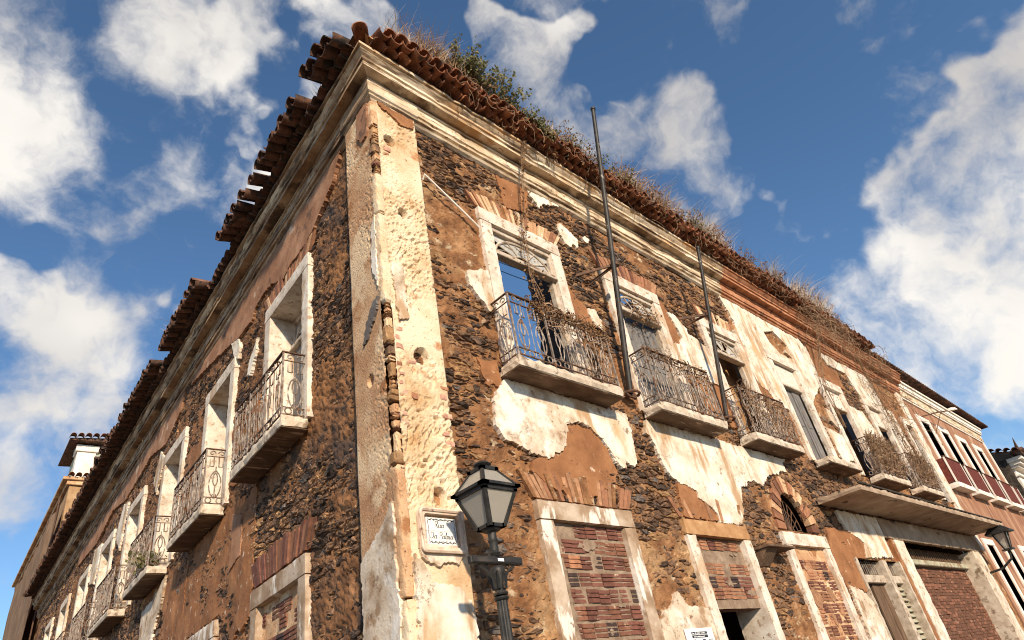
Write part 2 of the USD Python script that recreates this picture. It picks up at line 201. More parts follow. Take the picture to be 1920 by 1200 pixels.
LF = Frame((0, 0, 0), (math.cos(ANG), math.sin(ANG), 0), (-math.sin(ANG), math.cos(ANG), 0))
WF = Frame((0, 0, 0), (1, 0, 0), (0, 1, 0))
def put(parent, name, vf, m, frame=None, smooth=False):
    v, f = np.asarray(vf[0], float), np.asarray(vf[1], int)
    if frame is not None:
        v = frame.pts(v)
        if frame.flip: f = f[:, ::-1]
    path = numbered((parent or '/World') + '/' + name)
    usdkit.mesh(stage, path, trimesh.Trimesh(v, f, process=False), M[m] if isinstance(m, str) else m, smooth=smooth)
    return path
class MB:
    def __init__(s): s.v, s.f, s.n = [], [], 0
    def add(s, v, f):
        v = np.asarray(v, float).reshape(-1, 3); f = np.asarray(f, int)
        if f.shape[1] == 4: f = np.vstack([f[:, [0, 1, 2]], f[:, [0, 2, 3]]])
        s.v.append(v); s.f.append(f + s.n); s.n += len(v); return s
    def box(s, a0, a1, b0, b1, c0, c1, ch=0.0):
        if ch <= 0 or min(a1 - a0, b1 - b0, c1 - c0) < 2.2 * ch:
            v = np.array([[x, y, z] for x in (a0, a1) for y in (b0, b1) for z in (c0, c1)])
        else:
            v = []
            for x, sx in ((a0, 1), (a1, -1)):
                for y, sy in ((b0, 1), (b1, -1)):
                    for z, sz in ((c0, 1), (c1, -1)):
                        v += [[x + sx * ch, y + sy * ch, z], [x + sx * ch, y, z + sz * ch], [x, y + sy * ch, z + sz * ch]]
            v = np.array(v)
        return s.hull(v)
    def hull(s, v):
        v = np.asarray(v, float); h = ConvexHull(v); c = v.mean(0); f = h.simplices.copy()
        nn = np.cross(v[f[:, 1]] - v[f[:, 0]], v[f[:, 2]] - v[f[:, 0]]); bad = (nn * (v[f[:, 0]] - c)).sum(1) < 0; f[bad] = f[bad][:, ::-1]
        used = np.unique(f); mp = -np.ones(len(v), int); mp[used] = np.arange(len(used)); return s.add(v[used], mp[f])
    def tube(s, pts, r, sides=5, cap=True):
        p = np.asarray(pts, float); t = np.gradient(p, axis=0); t /= np.linalg.norm(t, axis=1, keepdims=True) + 1e-12
        ref = np.array([0, 0, 1.]) if abs(t[:, 2]).mean() < .8 else np.array([1., 0, 0])
        a = np.cross(t, ref); a /= np.linalg.norm(a, axis=1, keepdims=True) + 1e-9; b = np.cross(a, t)
        r = np.broadcast_to(r, (len(p),)); an = np.arange(sides) * 2 * np.pi / sides
        v = p[:, None] + r[:, None, None] * (np.cos(an)[None, :, None] * a[:, None] + np.sin(an)[None, :, None] * b[:, None])
        i, j = np.meshgrid(np.arange(len(p) - 1), np.arange(sides), indexing='ij')
        q = np.stack([i * sides + j, i * sides + (j + 1) % sides, (i + 1) * sides + (j + 1) % sides, (i + 1) * sides + j], -1).reshape(-1, 4)
        f = np.vstack([q[:, [0, 1, 2]], q[:, [0, 2, 3]]])
        if cap:
            k = np.arange(1, sides - 1); e = (len(p) - 1) * sides
            f = np.vstack([f, np.stack([0 * k, k + 1, k], 1), np.stack([e + 0 * k, e + k, e + k + 1], 1)])
        return s.add(v.reshape(-1, 3), f)
    def prism(s, poly, w0, w1, axis='w'):
        """a shapely polygon in (u, z) extruded between w0 and w1"""
        m = trimesh.creation.extrude_polygon(poly, w1 - w0, engine='earcut'); v = np.array(m.vertices)
        return s.add(np.stack([v[:, 0], v[:, 2] + w0, v[:, 1]], 1), np.array(m.faces)[:, ::-1])
    def lathe(s, prof, c=(0, 0), sides=16):
        prof = np.asarray(prof, float); an = np.arange(sides) * 2 * np.pi / sides
        v = np.stack([c[0] + prof[:, :1] * np.cos(an), c[1] + prof[:, :1] * np.sin(an), np.repeat(prof[:, 1:2], sides, 1)], -1)
        i, j = np.meshgrid(np.arange(len(prof) - 1), np.arange(sides), indexing='ij')
        return s.add(v.reshape(-1, 3), np.stack([i * sides + j, i * sides + (j + 1) % sides, (i + 1) * sides + (j + 1) % sides, (i + 1) * sides + j], -1).reshape(-1, 4))
    def vf(s): return np.vstack(s.v), np.vstack(s.f)
    def put(s, parent, name, m, frame=None, smooth=False): return put(parent, name, s.vf(), m, frame, smooth)
def rough_box(a0, a1, b0, b1, c0, c1, step=.07, amp=.005, seed=0, chip=.012):
    """a worn block: fine grid on every face, edges rounded and chipped by noise"""
    na, nb, nc = (max(2, int(round((h - l) / step))) for l, h in ((a0, a1), (b0, b1), (c0, c1)))
    m = trimesh.creation.box((1, 1, 1)); mb = MB()
    def face(fix, val, ax1, n1, ax2, n2, fl):
        g1, g2 = np.meshgrid(np.linspace(0, 1, n1 + 1), np.linspace(0, 1, n2 + 1), indexing='ij'); v = np.zeros((g1.size, 3)); v[:, fix] = val; v[:, ax1] = g1.ravel(); v[:, ax2] = g2.ravel()
        i, j = np.meshgrid(np.arange(n1), np.arange(n2), indexing='ij'); a = (i * (n2 + 1) + j).ravel(); q = np.stack([a, a + n2 + 1, a + n2 + 2, a + 1], 1); mb.add(v, q[:, ::-1] if fl else q)
    face(0, 0, 1, nb, 2, nc, True); face(0, 1, 1, nb, 2, nc, False); face(1, 0, 0, na, 2, nc, False); face(1, 1, 0, na, 2, nc, True); face(2, 0, 0, na, 1, nb, True); face(2, 1, 0, na, 1, nb, False)
    t, f = mb.vf(); sz = np.array([a1 - a0, b1 - b0, c1 - c0]); v = np.array([a0, b0, c0]) + t * sz
    d = np.minimum(t, 1 - t) * sz; near = (d < 1e-6).sum(1)
    q = v * 9 + seed * 7.3
    n3 = np.stack([meshkit.fbm(q + 31 * k, 3, seed + k) for k in range(3)], 1) - .5
    c = np.array([a0, b0, c0]) + sz / 2
    inward = np.sign(c - v) * (d < 1e-6)
    v = v + n3 * 2 * amp + inward * (near >= 2)[:, None] * (chip * np.clip(meshkit.fbm(v * 14 + seed, 2, 5)[:, None] * 2.2 - .6, .1, 1.6))
    return v, f

# ------------------------------------------------------------------ ground
gm = MB(); gm.box(-400, 400, -400, 400, -.5, 0.0)
tag(gm.put(None, 'street', 'cobble', WF), 'cobbled street running round the corner building', 'street', kind='structure')
kb = MB(); kb.box(-1.35, 60, -1.35, -.06, 0.004, .13, .02); tag(kb.put(None, 'pavement', 'kerb_stone', WF), 'raised stone pavement along the sunlit street front', 'pavement', kind='structure')
kb = MB(); kb.box(.2, 50, .1, 1.2, 0.004, .13, .02); tag(kb.put(None, 'pavement', 'kerb_stone', LF), 'raised stone pavement along the shaded street front', 'pavement', kind='structure')

# ------------------------------------------------------------------ the ruined corner building
B = thing('colonial_building', 'ruined two storey corner building with bare rubble walls, peeling plaster and tiled eaves', 'building')
RW = [(1.62, 3.25), (4.30, 5.87), (7.18, 8.74), (9.88, 11.42), (12.45, 13.98), (15.40, 16.80), (18.45, 19.5)]     # upper openings, outer width of the stone frame
LW = [(1.97, 3.61), (5.01, 6.62), (7.88, 9.52), (11.10, 12.7), (14.2, 15.8), (17.4, 19.0), (20.6, 22.2), (23.8, 25.4)]
RD = [(1.69, 3.32), (4.42, 6.10), (7.24, 8.90)]
LD = [(1.99, 3.65), (5.04, 6.7), (8.0, 9.65), (11.2, 12.8)]
FW, DW = .215, .21
rh = [sbox(a + FW, 5.28, b - FW, 7.64) for a, b in RW] + [sbox(a + DW, 0, b - DW, 3.50) for a, b in RD] + [sbox(9.9, 0, 12.22, 3.39), sbox(13.0, 0, 18.4, 3.85)]
lunette = Polygon([(8.03 + .47 * math.cos(t), 3.76 + .66 * math.sin(t)) for t in np.linspace(0, math.pi, 25)])
rh.append(lunette)
lh = [sbox(a + FW, 5.28, b - FW, 7.64) for a, b in LW] + [sbox(a + DW, 0, b - DW, 3.47) for a, b in LD]
RHOLE, LHOLE = shapely.union_all(rh), shapely.union_all(lh)
RFRAME = shapely.union_all([sbox(a, 5.28, b, 7.87) for a, b in RW] + [sbox(a, 0, b, 3.71) for a, b in RD] + [sbox(9.85, 0, 19.3, 3.39), sbox(11.95, 0, 19.3, 3.86), lunette])
LFRAME = shapely.union_all([sbox(a, 5.28, b, 7.85) for a, b in LW] + [sbox(a, 0, b, 3.68) for a, b in LD])

def relief(u, z, seed):
    p = np.stack([u, z * 1.25, np.full_like(u, seed * 3.7)], -1)
    h = .050 * (meshkit.fbm(p * 2.6, 3, seed) - .5) + .048 * (meshkit.fbm(p * (6, 9, 7), 3, seed + 9) - .5) + .036 * (np.abs(meshkit.fbm(p * (13, 21, 13), 2, seed + 4) - .5) * -2 + .3) + .024 * (meshkit.noise(p * 40, seed + 5) - .5)
    return -.038 + h
def wall_surface(frame, u_end, hole, seed, ustep):
    us = [0.0]
    while us[-1] < u_end: us.append(us[-1] + ustep(us[-1]))
    us = np.array(us); us[-1] = u_end
    zs = [0.0, .6, 1.2, 1.7]
    while zs[-1] < 9.25: zs.append(zs[-1] + .026)
    zs = np.array(zs)
    for g in (hole.geoms if hasattr(hole, 'geoms') else [hole]):          # snap grid lines to the openings
        a0, c0, a1, c1 = g.bounds
        for val in (a0, a1): us[np.argmin(abs(us - val))] = val
        for val in (c0, c1): zs[np.argmin(abs(zs - val))] = val
    U, Z = np.meshgrid(us, zs, indexing='ij'); W = relief(U.ravel(), Z.ravel(), seed).reshape(U.shape)
    nz = len(zs); i, j = np.meshgrid(np.arange(len(us) - 1), np.arange(nz - 1), indexing='ij')
    cu, cz = (us[:-1] + us[1:])[i] / 2, (zs[:-1] + zs[1:])[j] / 2
    keep = ~shapely.contains_xy(hole, cu.ravel(), cz.ravel())
    a = (i * nz + j).ravel()[keep]; q = np.stack([a, a + nz, a + nz + 1, a + 1], 1)
    v = np.stack([U.ravel(), W.ravel(), Z.ravel()], 1); f = np.vstack([q[:, [0, 1, 2]], q[:, [0, 2, 3]]])[:, ::-1]
    return v, f
v, f = wall_surface(RF, 19.95, RHOLE, 3, lambda u: .024 + .0022 * u); RWALL = put(B, 'wall', (v, f), 'mortar', RF, smooth=True)
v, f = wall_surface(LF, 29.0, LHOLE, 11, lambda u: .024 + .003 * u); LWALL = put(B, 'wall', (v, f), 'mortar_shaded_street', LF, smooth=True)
tag(RWALL, 'sunlit street front of rubble, brown render and white plaster'); tag(LWALL, 'shaded street front of dark rubble and brown clay mortar')

# --- plaster coats: real sheets with ragged edges standing proud of the rubble
def ragged(poly, seed, amp=.035, step=.015):
    ring = np.array(poly.exterior.segmentize(step).coords)[:-1]
    p = np.column_stack([ring, np.zeros(len(ring))])
    d = np.stack([meshkit.fbm(p * 6 + 11 * seed, 4, seed) - .5, meshkit.fbm(p * 6 + 77 + 11 * seed, 4, seed + 3) - .5], 1) * 2 * amp + np.stack([meshkit.noise(p * 32, seed + 6) - .5, meshkit.noise(p * 32 + 50, seed + 7) - .5], 1) * .034 + np.stack([meshkit.noise(p * 75, seed + 8) - .5, meshkit.noise(p * 75 + 50, seed + 9) - .5], 1) * .016
    g = Polygon(ring + d).buffer(0)
    return max(g.geoms, key=lambda q: q.area) if hasattr(g, 'geoms') else g
def coat(frame, wall, pts, m, w, seed, cut=None, holes=(), name='plaster_patch', amp=.035, thick=.06, wob=.012, label=None):
    g = ragged(Polygon(pts).buffer(0), seed, amp)
    for h in holes: g = g.difference(ragged(Polygon(h).buffer(0), seed + 40, amp))
    if cut is not None: g = g.difference(cut.buffer(.004))
    out = None
    for q in (g.geoms if hasattr(g, 'geoms') else [g]):
        if q.area < .004: continue
        q = q.simplify(.004)
        rings = [np.array(r.segmentize(.05).coords)[:-1] for r in [q.exterior, *q.interiors]]
        a0, c0, a1, c1 = q.bounds; st = .05 if q.area < 3 else .08
        gu, gz = np.meshgrid(np.arange(a0, a1, st), np.arange(c0, c1, st), indexing='ij'); inner = np.stack([gu.ravel(), gz.ravel()], 1) + RNG.uniform(-.3, .3, (gu.size, 2)) * st
        inner = inner[shapely.contains_xy(q.buffer(-.02), inner[:, 0], inner[:, 1])]
        P = np.vstack(rings + [inner]); T = Delaunay(P).simplices; c = P[T].mean(1); T = T[shapely.contains_xy(q, c[:, 0], c[:, 1])]
        e1, e2 = P[T[:, 1]] - P[T[:, 0]], P[T[:, 2]] - P[T[:, 0]]; T[(e1[:, 0] * e2[:, 1] - e1[:, 1] * e2[:, 0]) < 0] = T[(e1[:, 0] * e2[:, 1] - e1[:, 1] * e2[:, 0]) < 0][:, ::-1]
        W = w + wob * 2 * (meshkit.fbm(np.column_stack([P * 2.2, np.full(len(P), seed)]), 3, seed) - .5)
        mb = MB(); mb.add(np.column_stack([P[:, 0], W, P[:, 1]]), T[:, ::-1]); k = 0
        for r in rings:
            nr = len(r); idx = np.arange(nr); front = np.column_stack([r[:, 0], W[k:k + nr], r[:, 1]]); back = front.copy(); back[:, 1] = w - thick
            mb.add(np.vstack([front, back]), np.stack([idx, (idx + 1) % nr, nr + (idx + 1) % nr, nr + idx], 1)); k += nr
        out = mb.put(wall, name, m, frame)
        if label: tag(out, label)
    return out
RCUT, LCUT = RFRAME, LFRAME
pc = lambda pts, m='white_plaster', w=.022, seed=0, **k: coat(RF, RWALL, pts, m, w, seed, RCUT, **k)
pc([(1.51, 5.07), (1.33, 4.82), (1.29, 4.49), (1.37, 4.34), (1.54, 4.31), (1.8, 4.24), (2.04, 4.22), (2.12, 4.25), (2.16, 4.31), (2.3, 4.33), (2.44, 4.51), (2.5, 4.72), (2.74, 4.8), (2.96, 4.75), (3.15, 4.62), (3.24, 4.47), (3.3, 4.32), (3.39, 4.27), (3.46, 4.28), (3.49, 4.37), (3.66, 4.31), (3.73, 4.37), (3.79, 4.66), (3.82, 4.88), (3.82, 5.11), (1.6, 5.12)], 'stained_plaster', seed=1, amp=.02)
pc([(2.5, 5.09), (2.47, 4.72), (2.74, 4.79), (2.96, 4.74), (3.15, 4.61), (3.24, 4.46), (3.3, 4.31), (3.39, 4.26), (3.46, 4.27), (3.49, 4.36), (3.66, 4.30), (3.73, 4.36), (3.79, 4.66), (3.82, 4.88), (3.74, 5.02), (3.2, 4.98)], w=.032, seed=2, amp=.02)
pc([(4.26, 5.1), (4.19, 4.9), (4.27, 4.85), (4.34, 4.74), (4.33, 4.61), (4.38, 4.45), (4.48, 4.31), (4.65, 4.22), (4.84, 4.19), (5.05, 4.14), (5.05, 4.04), (5.26, 3.95), (5.41, 3.84), (5.41, 3.73), (6.0, 3.72), (6.24, 3.96), (6.33, 4.19), (6.44, 4.34), (6.59, 4.38), (6.78, 4.49), (6.99, 4.51), (7.25, 4.46), (7.47, 4.62), (7.72, 4.72), (8.04, 4.75), (8.15, 4.83), (8.43, 4.84), (8.39, 5.01), (8.59, 5.10), (4.32, 5.12)], seed=3, amp=.02)
pc([(6.06, 7.55), (6.29, 7.58), (6.47, 7.43), (6.59, 7.38), (6.54, 7.25), (6.87, 7.2), (7.2, 7.1), (7.2, 6.3), (5.86, 6.3), (5.86, 6.87), (6.1, 6.91), (6.28, 7.08), (6.22, 7.29)], seed=4)
pc([(8.68, 8.88), (8.91, 8.27), (8.79, 8.07), (8.62, 7.97), (8.70, 7.36), (8.74, 6.97), (8.92, 6.7), (9.15, 6.69), (9.32, 6.48), (9.62, 6.38), (11.0, 6.3), (11.48, 6.9), (12.42, 7.5), (12.7, 7.86), (12.78, 8.34), (12.76, 8.73), (12.49, 8.88)], seed=5, holes=[[(10.34, 8.44), (10.96, 8.65), (11.43, 8.39), (11.13, 8.12), (11.46, 8.03), (11.15, 7.95), (10.7, 8.0), (10.41, 8.21)]])
pc([(13.71, 8.83), (17.06, 8.89), (17.32, 8.53), (17.27, 7.99), (17.11, 7.22), (16.51, 7.09), (16.59, 7.57), (15.46, 7.62), (15.31, 8.13), (15.15, 8.54), (14.53, 8.52), (13.87, 8.49)], seed=6)
pc([(13.96, 7.3), (14.9, 7.32), (15.42, 6.53), (13.9, 6.23)], seed=7); pc([(12.1, 6.87), (12.45, 6.78), (12.45, 6.39), (12.07, 6.54)], seed=8)
pc([(11.5, 6.3), (12.4, 6.21), (12.44, 5.6), (11.7, 5.5)], seed=9); pc([(17.0, 7.9), (17.9, 7.9), (17.9, 6.4), (17.0, 6.3)], seed=10)
pc([(1.24, 6.57), (1.63, 6.74), (1.63, 6.12), (1.5, 6.05), (1.45, 6.17), (1.33, 6.25), (1.25, 6.37)], seed=11, amp=.02); pc([(3.37, 8.37), (3.52, 8.46), (3.88, 8.27), (3.79, 8.06), (3.7, 8.13), (3.64, 8.02), (3.48, 8.03)], seed=12, amp=.015)
pc([(4.03, 8.38), (4.1, 8.47), (4.2, 8.43), (4.16, 8.33), (4.08, 8.32)], seed=13, amp=.008); pc([(2.84, 8.84), (3.6, 8.93), (3.58, 8.86), (3.16, 8.73), (3.05, 8.56)], seed=14, amp=.015)
pc([(3.61, 6.82), (3.77, 6.84), (3.87, 6.68), (3.82, 6.40), (3.71, 6.42), (3.6, 6.71)], seed=15, amp=.012)
pc([(3.76, 2.75), (3.84, 2.78), (3.94, 2.68), (4.2, 2.61), (4.41, 2.62), (4.42, 1.4), (3.34, 1.4), (3.33, 2.45), (3.46, 2.58), (3.67, 2.64)], 'stained_plaster', seed=16)
pc([(9.95, 4.27), (12.0, 4.27), (12.0, 3.45), (10.46, 3.42), (10.67, 3.68), (10.5, 3.79), (10.16, 3.88), (9.98, 4.1)], seed=17)
pc([(9.1, 2.9), (9.5, 2.84), (9.86, 2.64), (9.86, 1.0), (9.0, 1.0)], 'stained_plaster', seed=18)
pc([(12.0, 4.28), (19.3, 4.28), (19.3, 3.87), (12.0, 3.87)], 'concrete', w=.03, seed=19, amp=.004)
for i, (pts, wv) in enumerate([([(2.05, 4.31), (2.3, 4.6), (2.44, 4.7), (2.61, 4.76), (3.0, 4.72), (3.2, 4.5), (3.3, 4.23), (3.2, 3.99), (2.9, 3.94), (2.77, 3.84), (2.26, 3.80), (1.72, 4.02), (1.76, 4.13)], 0), ([(4.61, 4.2), (5.05, 4.2), (5.45, 3.83), (5.40, 3.74), (4.56, 3.76), (4.55, 4.06)], 0), ([(3.25, 7.1), (3.64, 6.82), (3.71, 6.41), (3.25, 6.2)], 0),
        ([(9.19, 3.9), (10.18, 3.9), (10.7, 3.7), (10.6, 3.4), (9.86, 3.36), (9.86, 2.8), (9.03, 2.87), (8.95, 3.5)], 0), ([(13.0, 8.87), (13.75, 8.87), (13.75, 8.45), (14.5, 8.45), (14.37, 7.85), (12.7, 7.81)], 0), ([(5.9, 7.9), (6.15, 7.6), (6.2, 7.2), (6.1, 6.9), (5.88, 6.9)], 0), ([(8.74, 7.2), (9.6, 6.6), (9.85, 6.0), (9.7, 5.5), (8.8, 5.6)], 0),
        ([(1.2, 5.3), (1.5, 5.35), (1.5, 5.0), (1.25, 4.98)], 0), ([(17.3, 8.8), (18.4, 8.8), (18.4, 7.2), (17.4, 7.2)], 0), ([(14.1, 5.9), (15.4, 6.4), (15.4, 5.4), (14.1, 5.4)], 0), ([(6.1, 7.0), (7.18, 6.6), (7.18, 5.5), (6.3, 5.4), (6.1, 6.2)], 0), ([(2.2, 8.85), (2.9, 8.85), (2.7, 8.3), (2.25, 8.2)], 0)]):
    coat(RF, RWALL, pts, 'brown_render', .004, 60 + i, RCUT, wob=.02, name='render_patch')
lc = lambda pts, m='white_plaster', w=.02, seed=0, **k: coat(LF, LWALL, pts, m, w, seed, LCUT, **k)
lc([(.9, 8.95), (1.2, 8.5), (1.68, 8.26), (1.9, 8.14), (2.6, 8.09), (2.91, 8.04), (3.46, 8.3), (4.11, 8.35), (4.37, 8.13), (5.1, 8.21), (5.46, 8.32), (6.73, 8.59), (7.92, 8.8), (7.92, 8.96)], 'pink_render', seed=31)
lc([(8.4, 8.96), (8.6, 8.5), (9.6, 8.2), (11, 8.5), (13.4, 8.3), (15, 8.6), (17, 8.3), (20, 8.5), (20, 8.96)], 'pink_render', seed=32)
lc([(5.36, 8.27), (5.0, 8.2), (4.84, 7.9), (4.9, 7.72), (5.11, 7.86)], seed=33, amp=.02); lc([(4.0, 7.59), (4.05, 7.3), (4.25, 7.05), (4.36, 7.1), (4.3, 7.35)], seed=34, amp=.04)
lc([(9.77, 4.81), (8.99, 4.86), (8.2, 5.1), (8.3, 4.67), (8.55, 4.42), (8.69, 4.14), (8.6, 3.7), (9.5, 3.7)], 'stained_plaster', seed=35); lc([(4.61, 4.98), (4.21, 4.83), (4.2, 4.3), (4.62, 4.2)], 'pink_render', seed=36, amp=.02)
lc([(4.02, 3.1), (4.6, 3.0), (4.7, 1.2), (3.9, 1.2)], 'stained_plaster', seed=37); lc([(9.6, 7.9), (10.0, 8.2), (10.3, 7.6), (9.9, 7.2)], seed=38); lc([(12.9, 8.1), (13.5, 8.2), (13.9, 7.5), (13.2, 7.0)], seed=39); lc([(16, 8.0), (17, 8.1), (17, 7.2), (16.2, 7)], seed=40)
for i, pts in enumerate([[(3.72, 5.08), (5.0, 5.1), (6.9, 5.05), (8.2, 5.1), (8.15, 4.4), (7.4, 4.0), (6.9, 3.72), (5.0, 3.72), (4.4, 3.3), (3.72, 3.4), (3.72, 4.1)], [(3.75, 6.5), (4.9, 6.6), (4.95, 5.5), (3.85, 5.4)], [(6.7, 7.9), (7.8, 7.7), (7.8, 6.3), (6.75, 6.4)], [(6.8, 4.9), (8.2, 4.9), (8.3, 3.8), (6.9, 3.75)]]):
    coat(LF, LWALL, pts, 'brown_render', -.006, 80 + i, LCUT, amp=.09, wob=.035, name='render_patch')
RPATCH = shapely.union_all([Polygon(p) for p in ([(1.4, 5.07), (1.35, 4.4), (2.1, 4.3), (2.4, 4.6), (3.0, 4.75), (3.4, 4.3), (3.7, 4.4), (3.8, 5.1)], [(4.3, 5.1), (4.4, 4.5), (5.4, 3.8), (6, 3.75), (6.4, 4.4), (8.4, 5.0)], [(8.7, 8.8), (8.9, 6.7), (11, 6.4), (12.7, 8), (12.7, 8.8)], [(12, 4.3), (19.3, 4.3), (19.3, 3.8), (12, 3.8)], [(13.9, 8.8), (17, 8.8), (17, 7.3), (15, 8.4)])])

# --- rubble stones: angular pieces laid in rough courses, bedded in the mortar
from scipy.spatial import Voronoi
ASP = 2.7
def rubble_cells(rng, u_end, zr, avoid):
    cand = []
    for size, count in ((1.25, 220), (.95, 1300), (.66, 5000), (.46, 9000), (.31, 14000)):
        u = u_end * rng.random(count) ** 1.3; z = rng.uniform(*zr, count); cand += list(zip(u, z, .150 * size * (1 + .55 * u / 20) * rng.uniform(.9, 1.1, count)))
    cand = np.array(cand); kept = np.zeros((len(cand), 3)); n = 0
    for c in cand:
        if n:
            k = kept[:n]; d = (k[:, 0] - c[0]) ** 2 + ((k[:, 1] - c[1]) * ASP) ** 2
            if (d < ((k[:, 2] + c[2]) * .80) ** 2).any(): continue
        kept[n] = c; n += 1
    P = kept[:n]; vo = Voronoi(P[:, :2] * (1, ASP)); out = []
    for i in range(n):
        reg = vo.regions[vo.point_region[i]]
        if not reg or -1 in reg: continue
        poly = Polygon(vo.vertices[reg] / (1, ASP))
        if not poly.is_valid or poly.area > .4: continue
        x0, y0, x1, y1 = poly.bounds
        if x0 < .6 or x1 > u_end + .3 or y1 > 8.98 or y0 < 1.6: continue
        poly = poly.buffer(-.004 - .008 * rng.random())
        if poly.is_empty or poly.geom_type != 'Polygon' or poly.intersection(avoid).area > .25 * poly.area: continue
        g = poly.difference(avoid.buffer(.01)) if poly.intersects(avoid) else poly
        if g.is_empty or g.geom_type != 'Polygon' or g.area < .0016: continue
        out.append(g)
    return out
def stone_mesh(rng, poly, w, h, fine):
    ring = np.array(poly.exterior.segmentize(.045 if fine else .1).coords)[:-1]; c = np.array(poly.centroid.coords[0]); n = len(ring)
    if n > 40: ring = ring[::2]; n = len(ring)
    wob = lambda k, a: 1 + a * (rng.random(k) - .5)
    r0 = c + (ring - c) * wob(n, .14)[:, None]; r1 = c + (r0 - c) * (.93 * wob(n, .06))[:, None]; r2 = c + (r0 - c) * (.62 * wob(n, .35))[:, None]
    tilt = rng.normal(0, .07, 2); tl = lambda r: (r - c) @ tilt
    v = [np.column_stack([r0[:, 0], np.full(n, w - .07), r0[:, 1]]), np.column_stack([r0[:, 0], np.full(n, w) + rng.normal(0, .004, n), r0[:, 1]]), np.column_stack([r1[:, 0], w + h * .62 + tl(r1) + rng.normal(0, .006, n), r1[:, 1]]), np.column_stack([r2[:, 0], w + h + tl(r2) + rng.normal(0, .009, n), r2[:, 1]]), [[c[0], w + h * rng.uniform(.8, 1.15), c[1]]]]
    i = np.arange(n); j = (i + 1) % n; F = []
    for k in range(3): F += [np.stack([k * n + i, k * n + j, (k + 1) * n + j], 1), np.stack([k * n + i, (k + 1) * n + j, (k + 1) * n + i], 1)]
    F.append(np.stack([3 * n + i, 3 * n + j, 0 * i + 4 * n], 1)); F = np.vstack(F)
    return np.vstack(v), F[:, ::-1] if poly.exterior.is_ccw else F
EYEV = np.array(EYE); STONES = []
for frame, u_end, avoid, seed in ((RF, 19.0, RFRAME.union(RPATCH), 3), (LF, 28.0, LFRAME, 11)):
    rng = np.random.default_rng(seed)
    for g in rubble_cells(rng, u_end, (1.5, 9.0), avoid.union(sbox(-1, 0, .67, 10))):
        c = np.array(g.centroid.coords[0]); lim = meshkit.fbm(np.array([[c[0] * .8, c[1] * 1.0, seed * 5.]]), 3, seed)[0]
        prom = (lim - (.415 if frame is RF else .44)) * .20 + rng.uniform(-.012, .012)
        if prom < -.045: continue
        STONES.append((np.linalg.norm(frame.p(c[0], 0, c[1]) - EYEV) / math.sqrt(g.area) * (3 if prom < -.015 else 1), frame, g, -.046 + np.clip(prom, -.03, .016), rng.uniform(.005, .025), rng.integers(1 << 30), lim))
STONES.sort(key=lambda s: s[0]); rest = {}
for i, (dist, frame, g, w, h, sd, lim) in enumerate(STONES):
    rng = np.random.default_rng(sd); v, f = stone_mesh(rng, g, w, h, i < 1200)
    m = rng.choice(['stone_dark', 'stone_brown', 'stone_ochre', 'stone_grey'], p=[.24, .58, .12, .06] if frame is RF else [.36, .57, .05, .02])
    wall = RWALL if frame is RF else LWALL
    if i < 300: put(wall, 'stone', (v, f), m, frame, smooth=28)
    else: rest.setdefault((wall, m), (frame, MB()))[1].add(v, f)
for (wall, m), (frame, mb) in rest.items():
    tag(put(wall, 'rubble_stones', mb.vf(), m, frame, smooth=28), kind='stuff')

# --- corner pilasters with pitted plaster
def pilaster(frame, seed, m, u0, u1, z1):
    us = np.linspace(u0, u1, 56); zs = np.concatenate([[0, .8, 1.5], np.arange(1.9, z1, .0125), [z1]])
    U, Z = np.meshgrid(us, zs, indexing='ij'); p = np.stack([U, Z, U * 0 + seed], -1)
    W = .052 + .012 * (meshkit.fbm(p * 3, 3, seed) - .5)
    band = np.clip((meshkit.fbm(p * (.6, .9, 1), 3, seed + 2) - .40) * 7, 0, 1)
    k3 = 1.0 if frame is RF else .45
    band = band * np.clip((meshkit.fbm(p * (.9, .7, 1), 2, seed + 12) - .38) * 6, 0, 1)
    if frame is RF: band = np.maximum(band, np.clip((Z - 3.35) * 4, 0, 1) * np.clip((4.75 - Z) * 3, 0, 1) * 1.15)
    W -= k3 * .030 * np.clip((meshkit.noise(p * (34, 30, 1), seed + 3) - .66) * 7, 0, 1) * band + k3 * .018 * np.clip((meshkit.noise(p * (60, 50, 1), seed + 7) - .72) * 6, 0, 1) * band
    for (hu, hz, hr) in ((.20, 8.25, .07), (.30, 7.05, .055), (.36, 5.08, .075), (.40, 3.60, .06)) if frame is RF else ((.33, 4.9, .05), (.42, 2.75, .035), (.44, 2.62, .03), (.43, 2.45, .03), (.13, 2.85, .03), (.13, 2.55, .04), (.5, 3.05, .025)):
        q = ((U - hu) / hr) ** 2 + ((Z - hz) / (hr * 1.15)) ** 2 + .5 * (meshkit.noise(p * 22, 5) - .5); W -= (.13 if frame is RF else .08) * np.clip((1.5 - q) * 1.6, 0, 1)
    W[-1] = -.06
    nz = len(zs); i, j = np.meshgrid(np.arange(len(us) - 1), np.arange(nz - 1), indexing='ij'); a = (i * nz + j).ravel(); q = np.stack([a, a + 1, a + nz + 1, a + nz], 1)
    return put(B, 'pilaster', (np.stack([U.ravel(), W.ravel(), Z.ravel()], 1), np.vstack([q[:, [0, 1, 2]], q[:, [0, 2, 3]]])), m, frame, smooth=True)
RP = pilaster(RF, 5, 'cream_pilaster', .028, .66, 8.93); LP = pilaster(LF, 8, 'orange_pilaster', .028, .69, 8.93)
coat(RF, RP, [(.03, 3.38), (.03, 3.06), (.1, 3.02), (.18, 2.92), (.19, 2.83), (.49, 2.81), (.56, 2.74), (.61, 2.66), (.62, 2.49), (.62, 1.2), (.03, 1.2)], 'white_plaster', .085, 90, amp=.012)
